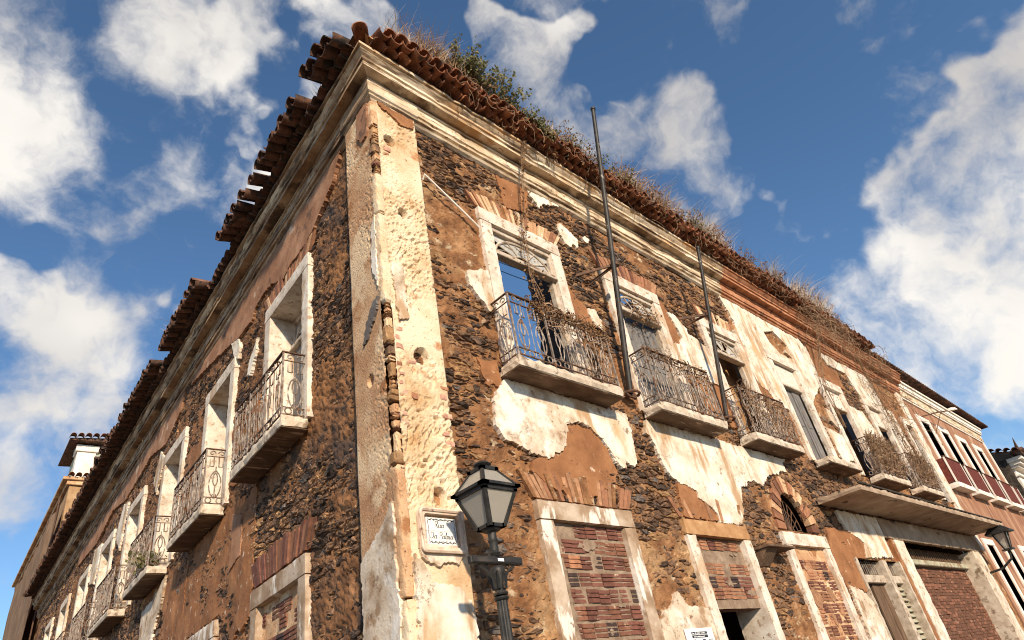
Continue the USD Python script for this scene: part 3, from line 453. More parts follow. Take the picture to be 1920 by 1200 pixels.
coat(RF, RP, [(.12, 3.05), (.2, 3.0), (.3, 2.98), (.4, 3.02), (.5, 2.99), (.6, 3.08), (.62, 3.2), (.1, 3.2)], 'stained_plaster', .082, 91, amp=.015)
coat(LF, LP, [(.03, 3.55), (.2, 3.42), (.45, 3.28), (.66, 3.2), (.66, 1.2), (.03, 1.2)], 'stained_plaster', .075, 92, amp=.02)
coat(LF, LP, [(.05, 5.75), (.15, 5.75), (.3, 5.6), (.42, 5.35), (.3, 5.38), (.1, 5.6)], 'interior_grey', .075, 93, amp=.008)
coat(LF, LP, [(.03, 6.9), (.1, 6.8), (.14, 6.2), (.06, 6.0), (.03, 5.9)], 'white_plaster', .072, 94, amp=.02)
coat(LF, LP, [(.03, 8.9), (.3, 8.9), (.3, 8.45), (.2, 8.3), (.08, 8.32), (.03, 8.4)], 'pink_render', .075, 95, amp=.01)
coat(RF, RP, [(.03, 8.9), (.62, 8.9), (.6, 8.72), (.4, 8.66), (.3, 8.74), (.1, 8.8)], 'brown_render', .078, 96, amp=.02)
coat(RF, RP, [(.06, 6.2), (.2, 6.15), (.22, 5.5), (.1, 5.45)], 'white_plaster', .074, 97, amp=.02)
rng = np.random.default_rng(6)
for hu, hz, hr in ((.20, 8.25, .07), (.30, 7.05, .055), (.36, 5.08, .075)):
    for k in range(4):
        g = Polygon([(hu + rng.normal(0, .3) * hr + hr * .62 * math.cos(t) * rng.uniform(.7, 1.2), hz + (k - 1.5) * hr * .55 + hr * .28 * math.sin(t) * rng.uniform(.7, 1.2)) for t in np.linspace(0, 2 * math.pi, 9)[:-1]]).convex_hull
        v, f = stone_mesh(rng, g, -.055, .03, True); put(RP, 'stone', (v, f), 'stone_dark', RF, smooth=28)
for u0, zs in ((.045, np.arange(4.25, 5.5, .105)), (.54, np.arange(4.12, 4.75, .10)), (.16, (4.55, 4.95, 5.3, 5.85)), (.1, (7.75, 7.95, 8.02))):
    for z in zs:
        if rng.random() < .85:
            uu = u0 + rng.normal(0, .012); v, f = rough_box(uu, uu + rng.uniform(.06, .11), .0, .058 + rng.uniform(-.006, .006), z, z + rng.uniform(.05, .08), .02, .006, int(z * 100), .015); put(RP, 'brick', (v, f), rng.choice(['brick_pink', 'brick_orange', 'brick_pink']), RF, smooth=30)
# the eroded arris between them: a plaster bead, broken away where small stones show
rng = np.random.default_rng(4); arris = part(B, 'corner_quoin')
for z0, z1, m in ((1.2, 2.72, 'cream_pilaster'), (2.74, 3.86, 'orange_pilaster'), (5.66, 6.9, 'cream_pilaster'), (6.92, 7.55, 'cream_pilaster'), (8.42, 8.9, 'orange_pilaster')):
    v, f = rough_box(-.052, .06, -.06, .052, z0, z1, .022, .007, int(z0 * 9), .02); put(arris, 'plaster_bead', (np.stack([v[:, 0], -v[:, 1], v[:, 2]], 1), f[:, ::-1]), m, smooth=40)
for z0, z1 in ((3.87, 5.65), (7.56, 8.41)):
    lo = .028 if z0 > 6 else .006
    zz = z0
    while zz < z1 - .03:
        h = min(rng.choice([.03, .05, .08, .13, .19]) * rng.uniform(.8, 1.2), z1 - zz); t = rng.uniform(lo, .050); sh = rng.uniform(-.012, .012)
        v, f = rough_box(-t + sh, .06, -.06, t, 0, h - .010, .02, .010, int(zz * 50), .018)
        put(arris, 'stone' if rng.random() < .8 else 'brick', (np.stack([v[:, 0], -v[:, 1], v[:, 2] + zz], 1), f[:, ::-1]), rng.choice(['stone_dark', 'stone_brown', 'stone_ochre', 'orange_pilaster', 'brick_brown'], p=[.06, .22, .28, .40, .04]), smooth=30)
        zz += h

# --- cornice and eaves
PROF = [(-.02, 8.88), (.03, 8.90), (.05, 8.93), (.035, 8.945), (.035, 8.96), (.075, 8.965), (.085, 9.0), (.07, 9.01), (.07, 9.03), (.095, 9.035), (.095, 9.185), (.12, 9.19), (.12, 9.215), (.06, 9.225), (.06, 9.245), (.245, 9.255), (.245, 9.315), (.225, 9.32), (.225, 9.335), (.265, 9.345), (.265, 9.39), (.25, 9.395), (.25, 9.405), (.285, 9.43), (.315, 9.47), (.30, 9.48), (.30, 9.495), (.34, 9.50), (.34, 9.545), (-.02, 9.58)]
def cornice(frame, u_end, m, name, u0=0.0, dw=0.0, seed=1):
    us = np.concatenate([[0], np.arange(.25, u_end - u0, .12), [u_end - u0]]) + u0
    pr = np.array(PROF); sub = [pr[0]]
    for a, b in zip(pr[:-1], pr[1:]):
        k = max(1, int(np.hypot(*(b - a)) / .045)); sub += [a + (b - a) * t for t in np.linspace(0, 1, k + 1)[1:]]
    pr = np.array(sub); v = []
    for i, u in enumerate(us):
        for w, z in pr:
            ww = w + dw * (w > 0); uu = u
            if i == 0 and u0 == 0: uu = -ww * 1.0935
            v.append((uu, ww, z))
    v = np.array(v); d = meshkit.fbm(np.stack([v[:, 0] * 5, v[:, 2] * 9, v[:, 1] * 9], 1), 3, seed) - .5; crack = np.clip(meshkit.noise(np.stack([v[:, 0] * 9, v[:, 2] * 11, v[:, 1] * 0], 1), seed + 3) - .74, 0, 1)
    keep = v[:, 0] > .1; v[keep, 1] += d[keep] * .014 - crack[keep] * .10 * (v[keep, 1] > .06); v[keep, 2] += d[keep] * .012
    nz = len(pr); i, j = np.meshgrid(np.arange(len(us) - 1), np.arange(nz - 1), indexing='ij'); a = (i * nz + j).ravel(); q = np.stack([a, a + 1, a + nz + 1, a + nz], 1)
    return put(B, name, (v, np.vstack([q[:, [0, 1, 2]], q[:, [0, 2, 3]]])), m, frame, smooth=25)
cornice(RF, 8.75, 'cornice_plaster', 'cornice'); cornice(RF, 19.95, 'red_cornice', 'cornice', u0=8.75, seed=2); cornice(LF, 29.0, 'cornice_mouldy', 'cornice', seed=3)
mb = MB()
for u0, u1, frame in ((0.0, .68, RF), (0.0, .70, LF)):
    mb2 = MB(); pts = [(.03, 8.93), (.08, 8.955), (.08, 8.985), (.105, 9.0), (.115, 9.03), (.115, 9.19), (.03, 9.2)]
    poly = [(-w * 1.0935, w, z) for w, z in pts] + [(u1, w, z) for w, z in pts]; k = len(pts)
    mb2.add(poly, [[i, i + 1, k + i + 1, k + i] for i in range(k - 1)]); mb2.add(poly[k:], [[0, 1, 2], [0, 2, 3], [0, 3, 4], [0, 4, 5], [0, 5, 6]]); mb2.put(B, 'pilaster_cap', 'cornice_plaster' if frame is RF else 'cornice_mouldy', frame)
ROOF = part(B, 'roof')
def barrel(r, length, up=True, thick=.014, taper=.82, seg=7):
    """half-barrel clay tile along +w, open below (up) or above"""
    an = np.linspace(0, math.pi, seg + 1); v = []
    for l, k in ((0, 1.0), (length, taper)):
        for rr in (r * k, r * k - thick): v.append(np.stack([np.cos(an) * rr, np.full(seg + 1, l), np.sin(an) * rr * (1 if up else -1)], 1))
    v = np.vstack(v); n = seg + 1; F = []
    for i in range(seg):
        F += [[i, i + 1, 2 * n + i + 1, 2 * n + i], [n + i + 1, n + i, 3 * n + i, 3 * n + i + 1], [i, n + i, n + i + 1, i + 1], [2 * n + i + 1, 3 * n + i + 1, 3 * n + i, 2 * n + i]]
    F += [[0, 2 * n, 3 * n, n], [seg, n + seg, 3 * n + seg, 2 * n + seg]]
    F = np.array(F); return v, np.vstack([F[:, [0, 1, 2]], F[:, [0, 2, 3]]])
TILES = []
def tile(frame, u, w, z, r, length, up, pitch, rng, m, yaw=0.):
    v, f = barrel(r, length, up, taper=.85); v = v[:, [0, 1, 2]].copy(); v[:, 1] = length - v[:, 1]      # wide end outwards
    if not up: v[:, 0] *= 1.0
    a = -pitch + rng.normal(0, .03); y, z_ = v[:, 1].copy(), v[:, 2].copy(); v[:, 1] = y * math.cos(a) - z_ * math.sin(a); v[:, 2] = y * math.sin(a) + z_ * math.cos(a)
    b = yaw + rng.normal(0, .035); x, y = v[:, 0].copy(), v[:, 1].copy(); v[:, 0] = x * math.cos(b) - y * math.sin(b); v[:, 1] = x * math.sin(b) + y * math.cos(b)
    v += (u + rng.normal(0, .008), w + rng.normal(0, .012), z + rng.normal(0, .006)); c = frame.p(u, w + .3, z)
    TILES.append((np.linalg.norm(c - EYEV), frame, v, f, m))
rng = np.random.default_rng(12); PITCH = .188
def has_upper(frame, u):
    if frame is RF: return True
    return u < .62 or .98 < u < 2.5 or 2.66 < u < 2.8 or 3.0 < u < 3.1 or 3.28 < u < 4.4 or 5.6 < u < 8.3 or u > 8.8
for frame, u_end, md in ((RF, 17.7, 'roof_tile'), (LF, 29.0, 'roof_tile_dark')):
    mb = MB()
    for k in range(int(u_end / PITCH)):
        u = -.30 + k * PITCH
        if u < -.2: continue
        tile(frame, u, .10, 9.60, .098, .34, True, .10, rng, md)
        if has_upper(frame, u):
            sag = .0 if frame is RF else rng.normal(0, .01)
            xl = .0 if frame is RF else .10
            tile(frame, u, .12, 9.80 + sag, .098, .46 + xl + rng.normal(0, .02), False, .16, rng, md)
            if rng.random() < .93: tile(frame, u + PITCH / 2, .14, 9.80 + sag, .100, .45 + xl + rng.normal(0, .02), True, .16, rng, md)
    us = np.arange(-.30, u_end, .09); nn = len(us)
    rows = [(.02, 9.55), (.36, 9.535), (.40, 9.665), (.385, 9.70), (.10, 9.76)]; v = []
    for i, u in enumerate(us):
        ph = math.cos(2 * math.pi * (u + .30) / PITCH)
        for w, z in rows:
            v.append((max(u, -w * 1.09) if i < 6 else u, w + (.018 * (rng.random() - .5) if w > .3 else 0) - (.04 if 0 < w < .37 and z < 9.54 else 0), z + (.012 * ph if z > 9.6 else 0)))
    q = [[i * 5 + j, i * 5 + j + 1, i * 5 + 6 + j, i * 5 + 5 + j] for i in range(nn - 1) for j in range(2, 4)]
    mb.add(v, q); mb.put(ROOF, 'eave_mortar', 'eave_mortar' if frame is RF else 'roof_tile_dark', frame)
# hip tiles at the corner
for k in range(2):
    v, f = barrel(.105, .42, True, taper=.85); v = v.copy(); v[:, 1] = .42 - v[:, 1]; b = math.radians(47.5) ; dirv = np.array([-math.cos(b) * 1.0, -math.sin(b) * 1.0, -.16]); dirv /= np.linalg.norm(dirv); side = np.cross([0, 0, 1.], dirv); side /= np.linalg.norm(side); upv = np.cross(dirv, side)
    o = np.array([-.02, .0, 9.76 + .05 * k]) - dirv * (.28 * k - .18); w = o + v[:, :1] * side + v[:, 1:2] * dirv + v[:, 2:3] * upv; TILES.append((1.0, None, w, f, 'roof_tile'))
TILES.sort(key=lambda t: t[0]); rest = {}
for i, (d, frame, v, f, m) in enumerate(TILES):
    if i < 300: put(ROOF, 'tile', (v, f), m, frame, smooth=40)
    else: rest.setdefault((frame, m), MB()).add(v, f)
for (frame, m), mb in rest.items(): tag(put(ROOF, 'far_tiles', mb.vf(), m, frame, smooth=40), kind='stuff')

# --- interior: cross walls and the floor over the ground storey
v, f = rough_box(.8, 3.9, -1.02, -.35, 8.42, 8.56, .2, .01, 2, .02); put(B, 'ceiling_boards', (v, f), 'old_wood', RF)
mb = MB(); v, f = rough_box(3.95, 4.2, -1.32, -.5, 4.95, 9.0, .09, .02, 5, .05); put(B, 'cross_wall', (v, f), 'interior_grey', RF)
for u, m, dep in ((6.95, 'interior_grey', 5), (9.5, 'interior_ochre', 5), (12.0, 'interior_grey', 4), (14.7, 'interior_ochre', 4), (17.5, 'interior_grey', 4)):
    v, f = rough_box(u, u + .2, -dep, -.5, 4.95, 8.9, .3, .03, int(u), .05); put(B, 'cross_wall', (v, f), m, RF)
for u in (4.2, 7.2, 10.2, 13.4, 16.5):
    v, f = rough_box(u, u + .2, -4, -.5, 4.95, 8.8, .3, .03, int(u), .05); put(B, 'cross_wall', (v, f), 'interior_grey', LF)
mb = MB(); mb.prism(Polygon([(.7, .6), (19.8, .6), (19.8, 24), (2.7, 24)]), 4.75, 4.95); v, f = mb.vf(); v = v[:, [0, 2, 1]]; put(B, 'upper_floor', (v, f[:, ::-1]), 'old_wood', WF)

mb = MB(); mb.box(.7, 19.6, -3.4, -3.2, 0, 4.74); mb.put(B, 'ground_floor_wall', 'interior_ochre', RF); mb = MB(); mb.box(19.5, 19.7, -3.1, -.5, 0, 4.74); mb.put(B, 'ground_floor_wall', 'interior_ochre', RF)
v, f = rough_box(19.72, 19.93, -9, -.5, 0, 8.9, .3, .03, 3, .05); put(B, 'party_wall', (v, f), 'interior_grey', RF)
def rough_panel(frame, P, name, m, a, b, z0, z1, w, seed, amp=.02, step=.03):
    us, zs = np.linspace(a, b, max(3, int((b - a) / step))), np.linspace(z0, z1, max(3, int((z1 - z0) / step))); U, Z = np.meshgrid(us, zs, indexing='ij')
    W = w + amp * 2 * (meshkit.fbm(np.stack([U * 7, Z * 7, U * 0 + seed], -1), 4, seed) - .5); nz = len(zs); i, j = np.meshgrid(np.arange(len(us) - 1), np.arange(nz - 1), indexing='ij'); q = (i * nz + j).ravel(); q = np.stack([q, q + 1, q + nz + 1, q + nz], 1)
    return put(P, name, (np.stack([U.ravel(), W.ravel(), Z.ravel()], 1), np.vstack([q[:, [0, 1, 2]], q[:, [0, 2, 3]]])), m, frame, smooth=True)
# --- stone frames
def stone_frame(frame, name, a, b, z0, z1, lin, jw, m, seed, w1=.038, w0=-.46, jamb_m=None, label=None):
    P = part(B, name)
    if label: tag(P, label)
    st = .055 if frame is RF and a < 9 or frame is LF and a < 7 else .11
    put(P, 'lintel', rough_box(a, b, w0, w1, z1 - lin, z1, st, .003, seed, .008), m, frame)
    for k, (x0, x1) in enumerate(((a + .004, a + jw), (b - jw, b - .004))):
        put(P, 'jamb', rough_box(x0, x1, w0, w1 - .006, z0, z1 - lin - .004, st, .003, seed + 3 + k, .007), jamb_m or m, frame)
    return P
def arc(cx, cz, r, t0, t1, n=14, w=0.): t = np.linspace(t0, t1, n); return np.stack([cx + r * np.cos(t), np.full(n, w), cz + r * np.sin(t)], 1)
def fanlight(frame, P, a, b, z0, z1, w, seed, full=True):
    """wooden fanlight: frame, half-round arch, spokes, dusty panes, some of them missing"""
    rng = np.random.default_rng(seed); c = (a + b) / 2; r = (b - a) / 2 - .06
    mb = MB()
    for x0, x1, c0, c1 in ((a, a + .045, z0 - (.0 if full else 0), z1), (b - .045, b, z0, z1), (a + .045, b - .045, z1 - .05, z1)): mb.box(x0, x1, w - .03, w + .03, c0, c1, .006)
    mb.box(a + .03, b - .03, w - .012, w + .045, z1 - .09, z1 - .05, .006); mb.put(P, 'fanlight_frame', 'painted_wood', frame)
    mb = MB(); mb.box(a, b, w - .05, w + .06, z0 - .03, z0 + .04, .008); mb.box(a, b, w - .04, w + .085, z0 - .065, z0 - .03, .008); mb.put(P, 'transom', 'painted_wood', frame)
    kz = (z1 - .10 - z0 - .04) / r; mb = MB()
    q = arc(c, 0, r, 0, math.pi, 22); q[:, 2] = z0 + .04 + (q[:, 2]) * kz; q[:, 1] = w; mb.tube(q, .022, 6)
    q = arc(c, 0, r * .34, 0, math.pi, 14); q[:, 2] = z0 + .04 + (q[:, 2]) * kz; q[:, 1] = w; mb.tube(q, .012, 5)
    ts = [math.pi * k / 6 for k in range(1, 6)]
    for t in ts: mb.tube([(c + r * .34 * math.cos(t), w, z0 + .04 + r * .34 * math.sin(t) * kz), (c + r * .98 * math.cos(t), w, z0 + .04 + r * .98 * math.sin(t) * kz)], .011, 5)
    for k in range(5):
        t0, t1 = ts[k] if k < 5 else 0, ts[k + 1] if k < 4 else math.pi - .01
        tm = (t0 + t1) / 2; mb.tube([(c + r * .66 * math.cos(t0), w, z0 + .04 + r * .66 * math.sin(t0) * kz), (c + r * .9 * math.cos(tm), w, z0 + .04 + r * .9 * math.sin(tm) * kz)], .008, 4)
    mb.put(P, 'tracery', 'painted_wood', frame, smooth=40)
    for k in range(6):
        if rng.random() < .62:
            t0, t1 = math.pi * k / 6, math.pi * (k + 1) / 6; r0 = rng.choice([.36, .36, .66]); pts = [(c + rr * r * math.cos(t), z0 + .04 + rr * r * math.sin(t) * kz) for rr, t in ((r0, t0), (.98, t0), (.99, (t0 + t1) / 2), (.98, t1), (r0, t1))]
            mb = MB(); mb.prism(Polygon(pts), w - .010, w - .006); mb.put(P, 'pane', 'dusty_glass', frame)
    for s in (-1, 1):
        if rng.random() < .7:
            pts = [(c + s * (b - a - .09) / 2, z1 - .05), (c + s * r * .35, z1 - .06), (c + s * r * .8, z0 + .04 + .62 * r * kz), (c + s * (b - a - .09) / 2, z0 + .3)]
            mb = MB(); mb.prism(Polygon(pts).convex_hull, w - .016, w - .012); mb.put(P, 'pane', 'dusty_glass', frame)
for i, (a, b) in enumerate(RW):
    P = stone_frame(RF, 'window', a, b, 5.28, 7.87 if i != 4 else 7.84, .225, FW, 'frame_stone', 100 + i, w0=-.09)
    ia, ib = a + FW, b - FW
    if i < 3: fanlight(RF, P, ia, ib, 7.17, 7.64, -.045, 20 + i)
    if i == 0: tag(P, 'tall window open to blue sky behind its broken fanlight')
    if i < 3:
        for x0, x1 in ((ia, ia + .05), (ib - .06, ib)): mb = MB(); mb.box(x0, x1, -.12, -.03, 5.28, 7.1, .006); mb.put(P, 'door_post', 'painted_wood', RF)
    if i >= 3 and i < 6:
        mb = MB(); mb.box(ia, ib, -.10, -.05, 7.14, 7.64, .01); mb.put(P, 'blind_board', 'blind_board', RF)
        mb = MB(); mb.box(ia + .002, ib - .002, -.14, -.02, 7.08, 7.135, .01); mb.put(P, 'transom', 'painted_wood', RF)
    if i in (1, 3):
        c_ = ia + (ib - ia) * .62
        for x0, x1, ww in ((ia + .055, c_ - .005, -.13), (c_ + .005, ib - .065, -.105)):
            mb = MB(); mb.box(x0, x1, ww - .035, ww, 5.28, 7.075, .006); mb.put(P, 'shutter', 'grey_wood', RF)
            for z0, z1 in ((5.4, 6.1), (6.2, 6.98)): mb = MB(); mb.box(x0 + .07, x1 - .07, ww + .001, ww + .012, z0, z1, .005); mb.put(P, 'shutter_panel', 'grey_wood', RF)
    if i in (2, 4, 5): rough_panel(RF, P, 'inner_wall', 'interior_ochre', ia - .3, ib + .5, 5.0, 8.2, -.42, 40 + i, .03, .06)
for i, (a, b) in enumerate(LW):
    P = stone_frame(LF, 'window', a, b, 5.28, 7.84, .225, FW, 'frame_stone', 120 + i, w0=-.5)
    if i == 0:
        fanlight(LF, P, a + FW, b - FW, 7.12, 7.61, -.36, 31); mb = MB()
        mb.box(a + FW + .62, b - FW - .02, -.38, -.34, 5.3, 7.05, .01); mb.put(P, 'shutter', 'interior_grey', LF)
    elif i < 4:
        fanlight(LF, P, a + FW, b - FW, 7.12, 7.61, -.40, 33 + i)
        mb = MB(); mb.box(a + FW + .75, b - FW - .02, -.42, -.36, 5.3, 7.5, .01); mb.put(P, 'shutter', 'old_wood', LF)

# --- brick infill, arches
def hollow_brick(u, z, bw, bh, w, rng, ribs=2):
    pr = [(w - .06, 0), (w, 0)]; seg = bh / (ribs + 1)
    for k in range(1, ribs + 1): pr += [(w, seg * k - .009), (w - .012, seg * k - .004), (w - .012, seg * k + .004), (w, seg * k + .009)]
    pr += [(w, bh), (w - .06, bh)]; k = len(pr); du = rng.normal(0, .004); dz = rng.normal(0, .004); tilt = rng.normal(0, .012)
    v = [(u + s, q[0] + dw, z + q[1] + dz + tilt * s) for s, dw in ((.0 + du, 0), (bw + du, rng.normal(0, .005))) for q in pr]
    q = [[i, i + 1, k + i + 1, k + i] for i in range(k - 1)]; mb = MB(); mb.add(v, q); mb.add(v[:k], [[0, i, i + 1] for i in range(1, k - 1)]); mb.add(v[k:], [[0, i + 1, i] for i in range(1, k - 1)]); return mb
def brick_wall(frame, P, a, b, z0, z1, w, bw, bh, gap, rng, mats, prob, skip=None, ribs=2, individual=True):
    z = z1 - bh - .01; row = 0; allb = {}
    while z > z0 - bh * .6:
        u = a - (bw * .5 if row % 2 else 0) * .8; dz = rng.normal(0, .006)
        while u < b - .02:
            x0, x1 = max(u, a + .004), min(u + bw - .008, b - .004)
            if x1 - x0 > .04 and not (skip and skip(x0, x1, z)):
                mm = rng.choice(mats, p=prob); mb = hollow_brick(x0, z + dz, x1 - x0, bh, w + rng.normal(0, .005), rng, ribs)
                if individual: mb.put(P, 'brick', mm, frame)
                else: v, f = mb.vf(); allb.setdefault(mm, MB()).add(v, f)
            u += bw + rng.normal(0, .004)
        z -= bh + gap; row += 1
    for mm, mb in allb.items(): tag(mb.put(P, 'bricks', mm, frame), kind='stuff')
rng = np.random.default_rng(21); BM, BP = ['brick_red', 'brick_dark', 'brick_brown', 'brick_orange'], [.66, .09, .22, .03]
D = []
for i, (a, b) in enumerate(RD):
    D.append(stone_frame(RF, 'doorway', a, b, 0, 3.71, .205, DW, ['frame_worn', 'orange_stone', 'frame_stone'][i], 140 + i, jamb_m=['frame_worn', 'frame_stone', 'frame_stone'][i]))
a, b = RD[0][0] + DW, RD[0][1] - DW; tag(D[0], 'doorway walled up with dark red hollow bricks')
brick_wall(RF, D[0], a, b, 1.6, 3.50, -.035, .185, .132, .034, rng, BM, BP, lambda x0, x1, z: (z > 3.2 and x1 < a + .42 - (3.5 - z) * .3) or x1 < a + .13); rough_panel(RF, D[0], 'mortar', 'grey_mortar', a, b, 0, 3.5, -.046, 3, .014)
v, f = rough_box(a, a + .15, -.3, -.028, 1.5, 3.5, .05, .02, 7, .03); put(D[0], 'mortar_fill', (v, f), 'grey_mortar', RF)
a, b = RD[1][0] + DW, RD[1][1] - DW; tag(D[1], 'doorway half walled up with orange bricks above a dark gap')
brick_wall(RF, D[1], a, b, 2.68, 3.49, -.055, .19, .134, .022, rng, ['brick_orange', 'brick_red', 'brick_brown', 'brick_dark'], [.60, .20, .17, .03], lambda x0, x1, z: 3.06 < z < 3.24)
rough_panel(RF, D[1], 'mortar', 'grey_mortar', a, b, 2.60, 3.5, -.064, 5, .012); mb = MB(); mb.box(a, b, -.26, -.085, 2.60, 3.5); mb.put(D[1], 'infill_back', 'brick_brown', RF)
a, b = RD[2][0] + DW, RD[2][1] - DW; tag(D[2], 'doorway walled up with bricks smeared with pale mortar')
brick_wall(RF, D[2], a, b, 1.4, 3.30, -.035, .19, .134, .030, rng, ['brick_orange', 'brick_red', 'brick_brown', 'brick_dark'], [.50, .24, .20, .06], lambda x0, x1, z: x1 < a + .22 + .12 * math.sin(z * 5)); rough_panel(RF, D[2], 'mortar', 'orange_pilaster', a, b, 0, 3.5, -.043, 6, .016)
rng2 = np.random.default_rng(77)
for i, (w_, n_, z0_) in enumerate(((-.030, 4, 1.8), (-.049, 3, 2.75), (-.029, 12, 1.8))):
    a, b = RD[i][0] + DW, RD[i][1] - DW
    for k in range(n_):
        cu, cz, ru = rng2.uniform(a + .12, b - .12), rng2.uniform(z0_, 3.35), rng2.uniform(.05, .16); rz = ru * rng2.uniform(.25, 1.6) if i == 2 else ru * rng2.uniform(.2, .5)
        coat(RF, D[i], [(cu + ru * math.cos(t) * rng2.uniform(.6, 1.2), min(3.49, cz + rz * math.sin(t) * rng2.uniform(.6, 1.2))) for t in np.linspace(0, 2 * math.pi, 10)[:-1]], 'grey_mortar' if i < 2 else 'brick_tan', w_, 300 + k + 20 * i, shapely.union_all([sbox(a - 2, 0, a, 9), sbox(b, 0, b + 2, 9)]), name='mortar_smear', amp=.02, thick=.03, wob=.004)
for i, (a0, b0) in enumerate(LD):
    P = stone_frame(LF, 'doorway', a0, b0, 0, 3.68, .215, DW, 'frame_worn', 150 + i); a, b = a0 + DW, b0 - DW
    brick_wall(LF, P, a, b, 1.3, 3.40, -.05, .19, .138, .028, rng, BM, [.5, .1, .3, .1], lambda x0, x1, z: rng.random() < .12 or z > 3.3 and x0 > b - .7, individual=i < 1); rough_panel(LF, P, 'mortar', 'orange_pilaster', a, b, 0, 3.47, -.06, 8 + i, .016)
    tag(P, 'bricked up doorway with worn stone surround')
def flat_arch(frame, wall, a, b, z0, h, n, mats, prob, seed, splay=.16, cover=1.0, w=.012):
    rng = np.random.default_rng(seed); P = part(B, 'brick_arch')
    for k in range(n):
        if rng.random() > cover: continue
        t0, t1 = (k + .07) / n, (k + .93) / n; hh = h * rng.uniform(.86, 1.08); lean = lambda t: (t - .5) * 2 * splay
        top = .05 * math.sin(math.pi * (t0 + t1) / 2)
        v = [(a + (b - a) * t + lean(t) * s, ww, z0 + s * hh + top * s) for ww in (-.06, w + rng.normal(0, .008)) for t in (t0, t1) for s in (0, 1)]
        mb = MB(); mb.hull(v); mb.put(P, 'brick', rng.choice(mats, p=prob), frame)
flat_arch(RF, RWALL, 1.67, 3.32, 3.735, .27, 26, ['brick_orange', 'brick_tan', 'mortar'], [.3, .5, .2], 1, cover=.86)
flat_arch(RF, RWALL, 4.40, 6.10, 3.735, .27, 20, ['brick_orange', 'brick_tan', 'mortar'], [.3, .5, .2], 2, cover=.45)
flat_arch(RF, RWALL, 1.60, 3.25, 7.89, .24, 27, ['cream_pilaster', 'brick_orange', 'orange_pilaster'], [.5, .2, .3], 3, cover=.85)
flat_arch(RF, RWALL, 4.28, 5.87, 7.89, .26, 20, ['brick_orange', 'brick_tan', 'brick_red'], [.5, .35, .15], 4)
flat_arch(RF, RWALL, 7.15, 8.74, 7.89, .26, 18, ['brick_orange', 'cream_pilaster', 'orange_pilaster'], [.4, .3, .3], 5, cover=.8)
flat_arch(LF, LWALL, 1.95, 3.62, 3.72, .30, 20, ['brick_brown', 'brick_red', 'brick_orange'], [.5, .3, .2], 6)
flat_arch(LF, LWALL, 1.95, 3.62, 7.87, .24, 20, ['brick_orange', 'brick_brown', 'orange_pilaster'], [.4, .4, .2], 7)
# lunette over the third doorway
P = part(B, 'lunette'); tag(P, 'half-round opening with an iron fan grille above the third doorway'); rng = np.random.default_rng(9)
for k in range(17):
    t0, t1 = math.pi * (k + .08) / 17, math.pi * (k + .92) / 17; e = rng.uniform(.22, .30)
    v = [(8.03 + (.48 + s * e) * math.cos(t), ww, 3.76 + (.67 + s * e) * math.sin(t)) for ww in (-.08, .012 + rng.normal(0, .012)) for t in (t0, t1) for s in (0, 1)]
    mb = MB(); mb.hull(v); mb.put(P, 'brick', rng.choice(['brick_orange', 'brick_brown', 'orange_pilaster'], p=[.45, .25, .3]), RF)
mb = MB()
for t in np.linspace(.12, math.pi - .12, 11): mb.tube([(8.03, -.16, 3.78), (8.03 + .45 * math.cos(t), -.16, 3.78 + .63 * math.sin(t))], .009, 5)
for rr in (.16, .30, .45): q = arc(8.03, 3.76, rr, 0, math.pi, 18, -.16); q[:, 2] = 3.76 + (q[:, 2] - 3.76) * 1.4; mb.tube(q, .010, 5)
mb.put(P, 'fan_grille', 'rusty_iron', RF); mb = MB(); mb.box(7.5, 8.56, -.5, -.45, 3.7, 4.5); mb.put(P, 'recess_back', 'dark_rubble', RF)

# --- balconies
def spiral(c, r0, r1, t0, t1, n=12):
    t = np.linspace(t0, t1, n); r = np.linspace(r0, r1, n); return np.stack([c[0] + r * np.cos(t), np.zeros(n), c[1] + r * np.sin(t)], 1)
def bay(x, wd, H):
    """one bay of wrought scrollwork, height H: list of polylines"""
    c = x + wd / 2; L = []
    for s in (-1, 1):
        def half(pts): return np.array([(c + s * px * wd, 0, pz * H) for px, pz in pts])
        # tall S scroll: volute low against the bar, swelling belly, volute high
        t = np.linspace(0, 1, 26); th = np.interp(t, [0, .22, .5, .78, 1], [-4.6, -1.2, .0, 1.2, 4.6]) ; ds = np.interp(t, [0, .2, .5, .8, 1], [.22, .8, 1.2, .8, .22])
        ax = np.cumsum(np.sin(th) * ds); az = np.cumsum(np.cos(th) * ds); ax -= ax[13]; az -= az[13]; kz = .50 * H / (az.max() - az.min()); kx = min(kz, .36 * wd / max(np.ptp(ax), 1e-6))
        L.append(np.stack([c + s * (wd * .27 + ax * kx * (-1)), 0 * t, .40 * H + az * kz], 1))
        L.append(half([(.12, .68), (.12, .86)])); L.append(half([(.12, .68), (.30, .68), (.30, .86)]))
        L.append(arc(c + s * wd * .25, .055 * H, .048 * H, 0, 2 * math.pi, 14))
        L.append(spiral((c + s * wd * .22, .93 * H), wd * .16, wd * .04, math.pi / 2 + s * 1.5, math.pi / 2 - s * 4.2, 10))
    L.append(np.stack([c + wd * .11 * np.cos(np.linspace(0, 2 * math.pi, 15)), np.zeros(15), H * (.44 + .11 * np.sin(np.linspace(0, 2 * math.pi, 15)))], 1)); L.append(np.array([(c, 0, .11 * H), (c, 0, .33 * H)])); L.append(np.array([(c, 0, .55 * H), (c, 0, .68 * H)]))
    return L
